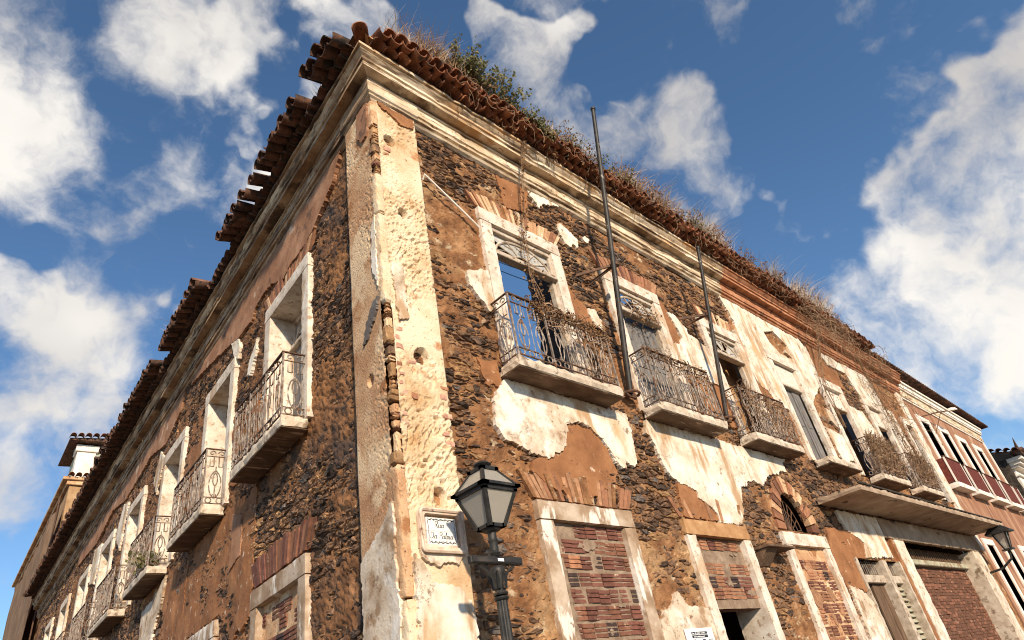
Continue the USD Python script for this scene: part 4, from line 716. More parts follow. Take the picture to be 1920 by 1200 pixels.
def balcony(frame, a, b, z0, label, dep=.34, h=.90, rail=True, seed=0, lod=1, th=.145, rdep=.31):
    P = part(B, 'balcony'); tag(P, label); st = .06 if lod else .12
    put(P, 'slab', rough_box(a, b, .0, dep, z0, z0 + th, st, .006, seed, .022), 'slab_stone', frame)
    mb = MB(); mb.box(a + .012, b - .012, .0, dep - .014, z0 - .012, z0 - .003, .003); mb.put(P, 'soffit', 'shaded_stained_soffit', frame)  # thin plate added to paint the underside's shade dark, together with streaky stains
    if not rail: return P
    ra, rb = a + .05, b - .04; zb = z0 + th + .03; H = h - .05; r = .0098 if lod else .0105
    mb = MB()
    mb.box(ra - .012, rb + .012, rdep - .022, rdep + .016, zb + H, zb + H + .022, .004)
    for x in (ra, rb): mb.box(x - .014, x + .014, .0, rdep - .023, zb + H + .001, zb + H + .021, .004)
    mb.put(P, 'handrail', 'rusty_iron', frame)
    mb = MB()
    for zz in (zb, zb + .11 * H, zb + .87 * H):
        mb.box(ra, rb, rdep - .008, rdep + .008, zz - .006, zz + .006)
        for x in (ra, rb): mb.box(x - .006, x + .006, .0, rdep - .009, zz - .0055, zz + .0055)
    mb.put(P, 'cross_rail', 'rusty_iron', frame)
    n = max(3, int(round((rb - ra) / (.30 if lod else .34)))); xs = np.linspace(ra, rb, n + 1)
    for k, x in enumerate(xs):
        if k in (0, n) or k % 2 == 0: mb = MB(); mb.box(x - .011, x + .011, rdep - .010, rdep + .012, z0 + th, zb + H - .001); mb.put(P, 'post', 'wrought_iron', frame)
    mb = MB(); brng = np.random.default_rng(900 + seed)
    for k in range(n):
        if k % 2 == 0: mb.tube([(xs[k + 1], rdep, zb), (xs[k + 1], rdep, zb + H)], .006, 4)
        for q in bay(xs[k], xs[k + 1] - xs[k], H):
            if brng.random() < .09: continue
            q = q + brng.normal(0, .003, 3) * np.array([1, 0, 1]); q[:, 1] = rdep + brng.normal(0, .006); q[:, 2] += zb; mb.tube(q, r, 4, False)
        
    for x in (ra, rb):
        for q in bay(.0, rdep, H): v = np.stack([np.full(len(q), x), q[:, 0], q[:, 2] + zb], 1); mb.tube(v, r, 4, False)
    mb.put(P, 'scrollwork', 'wrought_iron', frame)
    return P
balcony(RF, 1.50, 3.43, 5.13, 'balcony with dry vines twined in its scrolled railing', seed=1); balcony(RF, 4.28, 6.10, 5.13, 'balcony between the two flagpoles', seed=2)
balcony(RF, 7.02, 8.82, 5.13, 'balcony past the shorter flagpole', seed=3); balcony(RF, 9.98, 11.55, 5.13, 'bare slab with its railing gone', seed=4, rail=False)
balcony(RF, 12.88, 14.66, 5.13, 'balcony buried in dead creeper', seed=5, lod=0); balcony(RF, 15.62, 17.32, 5.13, 'grey balcony next to the creeper', seed=6, lod=0)
for i, (a, b) in enumerate([(2.0, 3.82), (5.08, 6.93), (8.22, 10.08), (11.4, 13.4), (14.6, 16.5), (17.8, 19.7)]): balcony(LF, a, b, 5.13, 'balcony with scrolled railing on the shaded front', seed=10 + i, lod=1 if i < 2 else 0)

# --- shopfront under the concrete canopy
P = part(B, 'canopy'); put(P, 'slab', rough_box(9.25, 19.55, .0, .84, 4.31, 4.43, .12, .008, 3, .02), 'concrete', RF)
mb = MB(); mb.box(9.27, 19.5, .80, .85, 4.432, 4.47, .008); mb.put(P, 'edge_upstand', 'dark_rubble', RF)
P = part(B, 'small_doorway'); tag(P, 'narrow timber doorway with a barred transom')
for x0, x1 in ((9.86, 9.97), (11.20, 11.40), (12.14, 12.24)): put(P, 'post', rough_box(x0, x1, -.3, .03, 0, 3.39, .08, .004, int(x0), .01), 'painted_wood', RF)
for x0, x1, n in ((9.97, 11.20, 11), (11.40, 12.14, 6)):
    mb = MB(); mb.box(x0, x1, -.2, -.06, 2.98, 3.12, .01); mb.put(P, 'transom', 'painted_wood', RF)
    for x in np.linspace(x0, x1, n + 2)[1:-1]: mb = MB(); mb.box(x - .008, x + .008, -.13, -.115, 3.12, 3.39); mb.put(P, 'bar', 'wrought_iron', RF)
for k, x in enumerate(np.arange(9.98, 11.15, .205)):
    if k == 2: continue
    mb = MB(); mb.box(x, x + .195, -.20 + .01 * (k % 2), -.15 + .01 * (k % 2), 0.1, 2.97, .006); mb.put(P, 'plank', 'old_wood', RF)
for z in np.arange(.5, 2.9, .098): mb = MB(); mb.hull([(11.41, -.17, z), (12.13, -.17, z), (11.41, -.10, z + .005), (12.13, -.10, z + .005), (11.41, -.17, z + .085), (12.13, -.17, z + .085)]); mb.put(P, 'slat', 'green_wood', RF)
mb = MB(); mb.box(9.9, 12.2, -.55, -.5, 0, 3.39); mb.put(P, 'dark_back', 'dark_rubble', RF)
P = part(B, 'wide_doorway'); tag(P, 'wide shop doorway walled up with small brown bricks')
put(P, 'pier', rough_box(12.42, 13.0, -.5, .05, 0, 3.85, .09, .005, 3, .015), 'frame_stone', RF); put(P, 'pier', rough_box(12.24, 12.415, -.5, .035, 0, 3.85, .09, .005, 4, .01), 'brown_render', RF); put(P, 'pier', rough_box(18.4, 19.0, -.5, .05, 0, 3.85, .12, .005, 5, .015), 'slab_stone', RF); put(P, 'pier', rough_box(19.005, 19.3, -.5, .04, 0, 3.85, .12, .005, 6, .015), 'frame_stone', RF)
mb = MB(); mb.box(13.0, 18.4, -.42, -.22, 3.45, 3.57, .015); mb.put(P, 'beam', 'green_wood', RF)
for x in np.arange(13.1, 18.35, .16): mb = MB(); mb.box(x, x + .045, -.34, -.31, 3.57, 3.85); mb.put(P, 'grille_bar', 'old_wood', RF)
brick_wall(RF, P, 13.0, 18.4, .8, 3.42, -.34, .22, .058, .010, np.random.default_rng(5), ['brick_brown', 'brick_umber'], [.25, .75], ribs=0, individual=False); rough_panel(RF, P, 'mortar', 'brick_umber', 13.0, 18.4, 0, 3.45, -.352, 4, .006, .08)
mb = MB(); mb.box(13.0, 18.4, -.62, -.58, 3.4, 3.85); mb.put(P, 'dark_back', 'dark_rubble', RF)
P = part(B, 'ledge'); mb = MB(); mb.box(6.13, 6.98, .0, .26, 3.36, 3.395, .006); mb.put(P, 'shelf', 'old_wood', RF); mb = MB(); mb.hull([(6.16, 0, 3.355), (6.16, .2, 3.355), (6.16, 0, 3.14), (6.5, 0, 3.355), (6.5, .2, 3.355), (6.5, 0, 3.16)]); mb.put(P, 'bracket', 'old_wood', RF)
put(B, 'end_pilaster', rough_box(19.5, 19.93, -.1, .05, 3.9, 8.93, .12, .008, 8, .02), 'white_plaster', RF)
#PART2
# ------------------------------------------------------------------ street lamp beside the corner
def quad_pane(mb, pts, t):
    p = np.array(pts, float); n = np.cross(p[1] - p[0], p[2] - p[0]); n /= np.linalg.norm(n); mb.hull(np.vstack([p, p + n * t])); return mb
L = thing('street_lamp', 'black iron street lamp with four sided glass lantern on a fluted post at the corner', 'street lamp', loc=(.50, -.55, 0))
mb = MB(); mb.lathe([(.0, .004), (.19, .004), (.19, .10), (.15, .14), (.15, .32), (.11, .36), (.10, .60), (.075, .64), (.0, .65)], sides=16); mb.put(L, 'base', 'black_iron', smooth=30)
an = np.arange(32) * 2 * np.pi / 32; zs = np.linspace(.6, 2.60, 9); mbv = []
for z in zs: rr = (.066 - .022 * (z - .6) / 2.0) * np.where(np.arange(32) % 4 < 2, 1.0, .90); mbv.append(np.stack([rr * np.cos(an), rr * np.sin(an), np.full(32, z)], 1))
v = np.vstack(mbv); i, j = np.meshgrid(np.arange(8), np.arange(32), indexing='ij'); mb = MB(); mb.add(v, np.stack([i * 32 + j, i * 32 + (j + 1) % 32, (i + 1) * 32 + (j + 1) % 32, (i + 1) * 32 + j], -1).reshape(-1, 4)); mb.put(L, 'post', 'black_iron', smooth=20)
for z in (2.60, 2.635): mb = MB(); mb.lathe([(.03, z - .014), (.056, z - .012), (.062, z), (.056, z + .012), (.03, z + .014)], sides=20); mb.put(L, 'collar', 'black_iron', smooth=50)
mb = MB(); mb.lathe([(.04, 2.65), (.046, 2.70), (.062, 2.78), (.066, 2.82), (.05, 2.845), (.03, 2.85)], sides=20); mb.put(L, 'capital', 'black_iron', smooth=50)
for k in range(8):
    a = k * math.pi / 4; q = [(.048 * math.cos(a), .048 * math.sin(a), 2.67), (.062 * math.cos(a), .062 * math.sin(a), 2.76), (.085 * math.cos(a), .085 * math.sin(a), 2.80), (.080 * math.cos(a), .080 * math.sin(a), 2.775)]
    mb = MB(); mb.tube(q, [.014, .012, .009, .006], 5); mb.put(L, 'acanthus_leaf', 'black_iron', smooth=40)
mb = MB(); mb.box(-.285, .285, -.026, .026, 2.862, 2.925, .008); mb.put(L, 'crossbar', 'black_iron')
mb = MB(); mb.box(-.265, .265, -.0305, -.0262, 2.874, 2.913, .001); mb.put(L, 'crossbar_panel', 'pole_iron')
for s in (-1, 1):
    mb = MB(); mb.tube([(.05 * s, 0, 2.74), (.10 * s, 0, 2.80), (.15 * s, 0, 2.83), (.19 * s, 0, 2.858)], .011, 6); mb.tube(spiral((s * .115, 2.845), .02, .007, 0, 5, 8) + 0, .006, 5); mb.put(L, 'scroll_bracket', 'black_iron', smooth=40)
mb = MB(); mb.box(-.004, .062, -.0315, -.0306, 2.882, 2.906); mb.put(L, 'number_plate', 'paper_white')
mb = MB(); mb.lathe([(.035, 2.925), (.048, 2.95), (.036, 2.97), (.036, 3.03), (.046, 3.05), (.036, 3.07), (.036, 3.12), (.075, 3.135), (.075, 3.15), (.0, 3.15)], sides=18); mb.put(L, 'neck', 'black_iron', smooth=30)
hb, ht, zb_, zt = .076, .178, 3.15, 3.46
C4 = [(-1, -1), (1, -1), (1, 1), (-1, 1)]
for k in range(4):
    (x0, y0), (x1, y1) = C4[k], C4[(k + 1) % 4]
    mb = MB(); e = .017; o = np.array([x0, y0]) ; base = np.array([x0 * hb, y0 * hb, zb_]); top = np.array([x0 * ht, y0 * ht, zt]); sq = [(-e, -e, 0), (e, -e, 0), (e, e, 0), (-e, e, 0)]
    mb.hull([base + q for q in sq] + [top + q for q in sq]); mb.put(L, 'lantern_post', 'black_iron')
    mb = MB(); quad_pane(mb, [(x0 * hb * .98, y0 * hb * .98, zb_ + .02), (x1 * hb * .98, y1 * hb * .98, zb_ + .02), (x1 * ht * .985, y1 * ht * .985, zt - .02), (x0 * ht * .985, y0 * ht * .985, zt - .02)], .003); mb.put(L, 'pane', 'lamp_glass')
    rb, rt, zr0, zr1 = ht + .012, .085, zt + .03, zt + .185
    mb = MB(); base = np.array([x0 * rb, y0 * rb, zr0]); top = np.array([x0 * rt, y0 * rt, zr1]); e = .014; sq = [(-e, -e, 0), (e, -e, 0), (e, e, 0), (-e, e, 0)]; mb.hull([base + q for q in sq] + [top + q for q in sq]); mb.put(L, 'roof_rib', 'black_iron')
    mb = MB(); quad_pane(mb, [(x0 * rb * .98, y0 * rb * .98, zr0), (x1 * rb * .98, y1 * rb * .98, zr0), (x1 * rt * .98, y1 * rt * .98, zr1), (x0 * rt * .98, y0 * rt * .98, zr1)], .003); mb.put(L, 'roof_pane', 'lamp_glass')
    for (h, z0, z1, ov, nm) in ((hb, zb_, zb_ + .028, .018, 'bottom_rail'), (ht, zt - .028, zt + .006, .014, 'top_rail'), (ht, zt + .006, zt + .030, .040, 'eave_rail'), (.085, zr1, zr1 + .03, .014, 'crown_rail')):
        a, b = np.array([x0, y0]) * (h + ov), np.array([x1, y1]) * (h + ov); ins = np.array([(x0 + x1) / 2, (y0 + y1) / 2]); ins = ins / np.linalg.norm(ins) * (.03 + ov); pts = [(*a, z0), (*b, z0), (*(a - ins), z0), (*(b - ins), z0), (*a, z1), (*b, z1), (*(a - ins), z1), (*(b - ins), z1)]
        mb = MB(); mb.hull(np.array(pts)); mb.put(L, nm, 'black_iron')
mb = MB(); mb.lathe([(.0, zr1 + .01), (.07, zr1 + .03), (.055, zr1 + .045), (.075, zr1 + .06), (.085, zr1 + .07), (.06, zr1 + .095), (.025, zr1 + .11), (.0, zr1 + .115)], sides=18); mb.put(L, 'cap', 'black_iron', smooth=30)
mb = MB(); mb.lathe([(.0, 3.165), (.022, 3.165), (.022, 3.23), (.028, 3.25), (.044, 3.30), (.048, 3.34), (.040, 3.385), (.02, 3.405), (.0, 3.41)], sides=16); mb.put(L, 'bulb', 'ceramic_white', smooth=50)

# ------------------------------------------------------------------ flagpoles
def flagpole(base, mid, top, wallpts, label, r=.045):
    F = thing('flagpole', label, 'flagpole', 'iron flagpoles leaning out of the wall', loc=RF.p(base[0], 0, base[2])); O = RF.p(base[0], 0, base[2])
    P_ = lambda q: RF.p(*q) - O
    mb = MB(); k = 9; pts = [np.array(P_(base)) + (np.array(P_(top)) - np.array(P_(base))) * t for t in np.linspace(0, 1, k)]; mb.tube(pts, np.linspace(r, r * .78, k), 12); mb.put(F, 'pole', 'pole_iron', smooth=40)
    e = np.array(P_(top)); mb = MB(); mb.tube([e - (0, 0, .01), e + (0, -.004, .03)], r * 1.0, 10); mb.put(F, 'tip', 'pole_iron', smooth=40)
    m_ = np.array(P_(mid))
    for q in wallpts:
        a = np.array(P_(q)); d = m_ - a; d /= np.linalg.norm(d); mb = MB(); s_ = np.cross(d, [0, 0, 1]); s_ /= np.linalg.norm(s_); up = np.cross(s_, d)
        mb.hull([p + s1 * s_ * .010 + s2 * up * .022 for p in (a, m_) for s1 in (-1, 1) for s2 in (-1, 1)]); mb.put(F, 'stay', 'rusty_iron')
    d = np.array(P_(top)) - np.array(P_(base)); d /= np.linalg.norm(d); mb = MB(); mb.tube([m_ - d * .03, m_ + d * .03], r * 1.35, 12); mb.put(F, 'clamp', 'rusty_iron')
    b = np.array(P_(base)); mb = MB(); t = np.linspace(0, math.pi, 9); mb.tube([b + np.array([.13 * math.cos(x), -.02 - .10 * math.sin(x), -.02]) for x in t], .02, 6); mb.hull([b + (x, y, z) for x in (-.14, .14) for y in (.0, .03) for z in (-.05, .02)]); mb.put(F, 'foot_bracket', 'rusty_iron')
flagpole((4.0, .07, 5.44), (4.05, .45, 7.54), (3.98, 1.0, 10.62), [(3.58, -.04, 7.45), (3.85, -.04, 7.36)], 'tall black iron flagpole rising past the eaves between the first two street balconies')
flagpole((6.72, .07, 5.56), (6.70, .45, 7.47), (6.66, .76, 8.78), [(6.34, -.04, 7.53), (6.6, -.04, 7.46)], 'shorter grey iron flagpole ending below the eaves beside the third balcony', r=.040)

# ------------------------------------------------------------------ street name plaque, notice, pipe
S = thing('street_sign', 'tiled street name plaque with a rounded plaster frame on the corner pilaster', 'street sign', loc=RF.p(.35, .06, 3.27)); SF = Frame((0, 0, 0), (1, 0, 0), (0, -1, 0))
rr = sbox(-.20, -.145, .20, .145).buffer(.045, quad_segs=6); inn = sbox(-.165, -.115, .165, .115).buffer(.028, quad_segs=6)
mb = MB(); mb.prism(rr.difference(inn), .0, .045); v, f = mb.vf(); mb.put(S, 'frame', 'sign_frame', SF)
for r_, wv in ((.018, .046),):
    ring = np.array(rr.buffer(-.012).exterior.coords); mb = MB(); mb.tube(np.column_stack([ring[:, 0], np.full(len(ring), wv), ring[:, 1]]), r_, 6, False); mb.put(S, 'frame_moulding', 'sign_frame', SF, smooth=50)
for x0, x1 in ((-.162, -.056), (-.054, .054), (.056, .162)):
    for z0, z1 in ((-.118, -.0008), (.0008, .118)): mb = MB(); mb.box(x0, x1, .004, .022, z0, z1, .002); mb.put(S, 'tile', 'ceramic_white', SF)
STROKES = {'R': (.72, [[(.12, 0), (.2, 1.0)], [(-.05, .8), (.15, 1.0), (.45, 1.02), (.56, .8), (.42, .56), (.2, .5)], [(.3, .5), (.45, .2), (.68, 0)]]), 'u': (.58, [[(0, .5), (.04, .12), (.18, 0), (.34, .15), (.4, .5)], [(.4, .5), (.38, .1), (.48, 0), (.58, .1)]]),
    'a': (.58, [[(.4, .45), (.22, .5), (.04, .3), (.05, .06), (.2, 0), (.36, .2), (.42, .5)], [(.42, .5), (.4, .08), (.5, 0), (.58, .1)]]), 'D': (.82, [[(.15, 0), (.2, 1)], [(-.05, .85), (.25, 1.02), (.6, .85), (.7, .5), (.55, .1), (.15, 0), (.0, .1)]]),
    'P': (.66, [[(.12, -.05), (.22, 1.0)], [(-.05, .8), (.2, 1.03), (.55, .98), (.6, .72), (.45, .52), (.2, .5)]]), 'l': (.36, [[(0, .1), (.2, .6), (.28, 1.0), (.15, 1.02), (.1, .5), (.12, .05), (.25, 0), (.36, .12)]]),
    'm': (.70, [[(0, .5), (.05, 0)], [(.05, .35), (.18, .5), (.25, .4), (.25, 0)], [(.25, .35), (.4, .5), (.48, .4), (.46, .08), (.56, 0), (.68, .1)]]), ' ': (.3, [])}
def lettering(txt, h, cx, cz, slant=.25):
    wd = sum(STROKES[c][0] for c in txt) * h; x = cx - wd / 2; mb = MB()
    for c in txt:
        for st in STROKES[c][1]:
            q = np.array(st); t = np.linspace(0, len(q) - 1, 6 * (len(q) - 1) + 1); q = np.stack([np.interp(t, np.arange(len(q)), q[:, k]) for k in (0, 1)], 1)
            if len(q) > 12: q[1:-1] = (q[:-2] + 2 * q[1:-1] + q[2:]) / 4
            d = np.gradient(q, axis=0); thick = .0013 + .0026 * np.clip(-d[:, 1] / (np.hypot(d[:, 0], d[:, 1]) + 1e-9), 0, 1)
            mb.tube(np.stack([x + (q[:, 0] + slant * q[:, 1]) * h, np.full(len(q), .0232), cz + q[:, 1] * h], 1), thick, 4)
        x += STROKES[c][0] * h
    return mb.vf()
put(S, 'lettering', lettering('Rua', .056, -.025, .030), 'ink_blue', SF); put(S, 'lettering', lettering('Da Palma', .056, -.01, -.066), 'ink_blue', SF)
mb = MB(); rng = np.random.default_rng(3)
for s, L_ in ((1, .105), (-1, .105)):
    t = np.linspace(-1, 1, 40); zz = s * (L_ - .010 * np.sin(t * 9) ** 2); mb.tube(np.column_stack([t * .145, np.full(40, .0235), zz]), .0024 + .0018 * np.abs(np.sin(t * 14)), 4)
    for x in np.linspace(-.12, .12, 7): mb.tube(spiral((x, s * (.098 - .004)), .010, .003, 0, 5, 8) + np.array([0, .0235, 0]), .0018, 4)
    zt_ = np.linspace(-.09, .09, 30); mb.tube(np.column_stack([s * (.148 - .006 * np.sin(zt_ * 40) ** 2), np.full(30, .0235), zt_]), .0018 + .0014 * np.abs(np.sin(zt_ * 60)), 4)
mb.put(S, 'border_ornament', 'ink_blue', SF)
N = thing('notice', 'white paper notice with two black printed bars beside the dark doorway', 'notice', loc=RF.p(4.0, .04, 2.18)); NF = Frame((0, 0, 0), (1, 0, 0), (0, -1, 0))
mb = MB(); mb.box(-.29, .29, .0, .008, -.2, .2, .001); mb.put(N, 'sheet', 'paper_white', NF)
for z0, z1 in ((.135, .162), (.098, .128)): mb = MB(); mb.box(-.17, .16, .0081, .0095, z0, z1); mb.put(N, 'printed_bar', 'ink_blue', NF)
for i, (x0, n_, z) in enumerate(((-.155, 20, .141), (-.13, 15, .104))):
    mb = MB(); rng = np.random.default_rng(i)
    for k in range(n_):
        if rng.random() < .85: x = x0 + k * .0148; mb.box(x, x + .010, .0096, .0102, z, z + rng.choice([.010, .014]))
    mb.put(N, 'small_print', 'paper_white', NF)
for x in (-.13, .06): mb = MB(); mb.prism(Point(x, .02).buffer(.065), .0081, .0092); mb.put(N, 'printed_disc', 'ink_purple', NF)
mb = MB()
for k in range(5): mb.box(.16, .25 - .02 * (k % 2), .0081, .009, .07 - k * .022, .078 - k * .022)
mb.put(N, 'small_print', 'ink_blue', NF)
pp = [(.70, .02, 7.86), (.70, .07, 7.92), (.74, .085, 7.86), (1.0, .07, 7.73), (1.25, .06, 7.60), (1.50, .05, 7.46), (1.56, .04, 7.43)]
mb = MB(); mb.tube(pp, .014, 7); p = mb.put(None, 'pipe', 'white_trim', RF, smooth=50); tag(p, 'thin white pipe slanting over the rubble next to the first street window', 'pipe')
mb = MB(); 
for z in (5.15, 4.75): pass
for (x0, x1, z0, sag) in ((2.4, 3.9, 8.20, .03), (2.4, 3.9, 8.02, .04)):
    t = np.linspace(0, 1, 12); mb = MB(); mb.tube(np.column_stack([x0 + (x1 - x0) * t, np.full(12, -1.0), z0 + (.1 if z0 > 8.1 else .05) * (t - .5) - sag * (1 - (2 * t - 1) ** 2)]), .006, 5)
    tag(mb.put(None, 'cable', 'black_iron', RF), 'upper black wire sagging across the open window' if z0 > 8.1 else 'lower black wire sagging across the open window', 'cable')
# ------------------------------------------------------------------ plants on the ruin
def ribbon(mb, pts, wd, rng):
    p = np.asarray(pts, float); n = len(p); s_ = rng.normal(size=3); s_ /= np.linalg.norm(s_); w_ = wd * np.linspace(1, .15, n)[:, None] * s_
    i = np.arange(n - 1); return mb.add(np.vstack([p - w_, p + w_]), np.stack([i, i + 1, n + i + 1, n + i], 1))
def leaf(mb, c, sz, rng, droop=0.):
    a = rng.normal(size=3); a[2] -= droop; a /= np.linalg.norm(a); b = np.cross(a, rng.normal(size=3)); b /= np.linalg.norm(b); n = np.cross(a, b); l, w_ = sz, sz * .36
    return mb.add([c, c + a * l * .5 + b * w_ + n * .12 * sz, c + a * l, c + a * l * .5 - b * w_ + n * .12 * sz, c + a * l * .5 - n * .03 * sz], [[0, 1, 4], [1, 2, 4], [2, 3, 4], [3, 0, 4]])
def grass(u, w, z, n, h, spread, label, m='dry_grass', lean=.0, seed=0, frame=RF, cat='grass tuft', wd=.007):
    n = int(n * 2.2)
    rng = np.random.default_rng(seed); T = thing('grass_tuft', label, cat, loc=frame.p(u, w, z)); G = Frame((0, 0, 0), frame.d, frame.n); mb = MB(); mb2 = MB()
    for _ in range(n):
        x, y = rng.normal(0, spread * .5), rng.normal(0, .05); hh = h * rng.uniform(.45, 1.1); d = np.array([rng.normal(lean, .32), rng.normal(.12, .22), 1.0]); t = np.linspace(0, 1, 5)[:, None]
        pts = np.array([x, y, 0]) + d * hh * t + np.array([rng.normal(0, .3), rng.normal(.15, .2), -.25]) * hh * t ** 2.4
        ribbon(mb if rng.random() < .75 else mb2, pts, wd * rng.uniform(.7, 1.3), rng)
    mb.put(T, 'blades', m, G); mb2.put(T, 'seed_heads', 'pale_twig' if m == 'dry_grass' else 'dry_grass', G)
grass(.75, .46, 9.88, 220, .55, .55, 'pinkish dry grass tuft nearest the roof corner', seed=1, lean=.15); grass(.25, .46, 9.88, 30, .5, .25, 'few thin grass blades on the corner tiles', seed=2, lean=.1)
grass(1.35, .46, 9.88, 120, .40, .5, 'dry grass among the leafy shrub on the eaves', seed=3); grass(3.0, .46, 9.88, 90, .38, .6, 'wispy dry grass just past the leafy shrub', 'pale_twig', seed=4)
grass(5.4, .46, 9.88, 150, .62, .5, 'upright reddish grass tuft right of the tall flagpole', seed=5, lean=.2); grass(6.4, .46, 9.88, 170, .60, .7, 'broad reddish grass tuft midway along the eaves', seed=6, lean=.25)
grass(8.2, .46, 9.88, 260, .72, .9, 'whitish twiggy bush above the shorter flagpole', 'pale_twig', seed=7, lean=.1, wd=.005); grass(11.3, .46, 9.88, 70, .75, .4, 'tall pale stalks leaning over the far eaves', 'pale_twig', seed=8, lean=-.1); grass(12.6, .46, 9.88, 150, .8, .8, 'spiky pale grass on the far eaves', 'pale_twig', seed=9, lean=.2)
grass(13.9, .46, 9.88, 150, .8, .8, 'pale twigs beside the end of the ruined roof', 'pale_twig', seed=10, lean=.3); grass(.9, .20, 9.75, 40, .30, .3, 'small weed on the shaded eaves close to the corner', 'dry_vine', seed=11, frame=LF); grass(7.9, .46, 9.88, 60, .4, .5, 'small weed between tile gaps on the shaded eaves', 'pale_twig', seed=12, frame=LF)
def shrub(name, pts, n, sz, rad, label, m='green_leaf', seed=0, frame=RF, cat='shrub', stems=24, tall=.35):
    rng = np.random.default_rng(seed); o = frame.p(*pts[0]); T = thing(name, label, cat, loc=o); G = Frame((0, 0, 0), frame.d, frame.n); pts = np.array(pts, float); base = pts - pts[0]; mb = MB(); lf = MB()
    for _ in range(stems):
        k = rng.random() * (len(base) - 1); i = int(k); c = base[i] + (base[i + 1] - base[i]) * (k - i) if len(base) > 1 else base[0]
        d = np.array([rng.normal(0, .5), rng.normal(.15, .4), rng.uniform(.4, 1.2)]); d *= rad * rng.uniform(.7, 1.6) / np.linalg.norm(d); t = np.linspace(0, 1, 6)[:, None]
        q = c + d * t + np.array([rng.normal(0, .1), .08, -.16 * rng.random()]) * t ** 2; mb.tube(q, np.linspace(.006, .002, 6), 4, False)
        for _ in range(n // stems):
            tt = rng.uniform(.25, 1.0) ; p_ = c + d * tt + np.array([0, .08, -.08]) * tt ** 2 + rng.normal(0, .035, 3); leaf(lf, p_, sz * rng.uniform(.6, 1.2), rng, .4)
    mb.put(T, 'stems', 'dry_vine', G); lf.put(T, 'leaves', m, G)
shrub('leafy_shrub', [(1.15, .46, 9.98), (1.5, .50, 9.98), (1.9, .50, 9.90), (2.35, .52, 9.78)], 2300, .062, .38, 'green leafy shrub growing over the eaves tiles near the corner', seed=1, stems=60)
shrub('leafy_shrub', [(2.4, .54, 9.78), (2.75, .56, 9.70), (3.0, .56, 9.66)], 520, .055, .24, 'small green shoots trailing beside the leafy shrub', seed=2, stems=14); shrub('leafy_shrub', [(3.6, .46, 9.90), (3.95, .46, 9.92)], 170, .055, .26, 'sparse green sprig left of the tall flagpole top', seed=3, stems=14)
shrub('leafy_shrub', [(4.35, .46, 9.90), (4.75, .46, 9.90)], 150, .055, .24, 'sparse green sprig right of the tall flagpole top', seed=4, stems=14); shrub('leafy_shrub', [(8.55, .2, 5.30)], 220, .09, .40, 'green weed sprouting through the third shaded balcony', seed=5, frame=LF, stems=12, cat='plant')
for k_, (us_, n_, m_, lb) in enumerate([([(3.0, .5, 9.84), (3.6, .5, 9.84), (4.3, .5, 9.84)], 420, 'dry_leaf', 'low brown scrub on the tiles around the tall flagpole'), ([(4.7, .5, 9.84), (5.6, .5, 9.84), (6.5, .5, 9.84)], 520, 'dry_leaf', 'low brown scrub with curled leaves below the reddish grass'), ([(6.6, .5, 9.84), (7.6, .5, 9.84), (8.9, .5, 9.84)], 480, 'dry_leaf', 'low brown scrub under the whitish twiggy bush'),
        ([(5.0, .52, 9.86), (5.3, .52, 9.86)], 150, 'green_leaf', 'small olive sprig right of the low brown scrub at the flagpole'), ([(7.3, .52, 9.86), (7.9, .52, 9.86)], 170, 'green_leaf', 'small olive sprig beside the whitish twiggy bush'), ([(9.2, .5, 9.86), (10.6, .5, 9.86), (12.0, .5, 9.86), (14.0, .5, 9.84)], 900, 'dry_leaf', 'long low scrub of dead leaves on the far eaves')]):
    shrub('roof_scrub', us_, n_, .045 if m_ == 'dry_leaf' else .05, .26 if len(us_) < 4 else .34, lb, m_, 50 + k_, stems=40 if len(us_) > 2 else 14, cat='scrub')
def creeper(u0, u1, n, label, seed, w=(.15, .5), z=(9.75, 9.98), drop=(.2, .9), r=.006, frame=RF, leaves=0, name='dry_creeper', m='dry_vine', outw=.2):
    rng = np.random.default_rng(seed); o = frame.p((u0 + u1) / 2, 0, z[0]); T = thing(name, label, 'creeper', loc=o); G = Frame(-(frame.d * 0) , frame.d, frame.n); off = np.array([(u0 + u1) / 2, 0, z[0]]); mb = MB(); lf = MB(); mb2 = MB()
    for k in range(n):
        p = np.array([rng.uniform(u0, u1), rng.uniform(*w), rng.uniform(*z)]); dn = rng.uniform(*drop); st = 9; pts = [p.copy()]; v = np.array([rng.normal(0, .5), rng.uniform(0, 1), rng.uniform(-.3, .6)]); v /= np.linalg.norm(v)
        for s_ in range(st):
            v = v + rng.normal(0, .55, 3) + np.array([0, outw * (1 if s_ < 3 else -.3), -.35]); v /= np.linalg.norm(v); p = p + v * dn / st * .85; p[1] = min(max(p[1], .10 if p[2] < 9.6 else -.2), .80); pts.append(p.copy())
        (mb if k % 3 else mb2).tube(np.array(pts) - off, r * rng.uniform(.5, 1.3), 3, False)
        for _ in range(leaves): leaf(lf, pts[rng.integers(1, len(pts))] - off + rng.normal(0, .03, 3), .05 * rng.uniform(.6, 1.3), rng, .3)
    mb.put(T, 'stems', m, G); mb2.put(T, 'pale_stems', 'dry_grass', G)
    if leaves: lf.put(T, 'leaves', 'dry_leaf', G)
creeper(1.3, 4.3, 200, 'brown creeper tangle hanging off the tiles left of the tall flagpole', 1, leaves=2); creeper(4.3, 8.6, 180, 'brown creeper tangle over the tiles between the two flagpoles', 2, drop=(.3, 1.0), leaves=1)
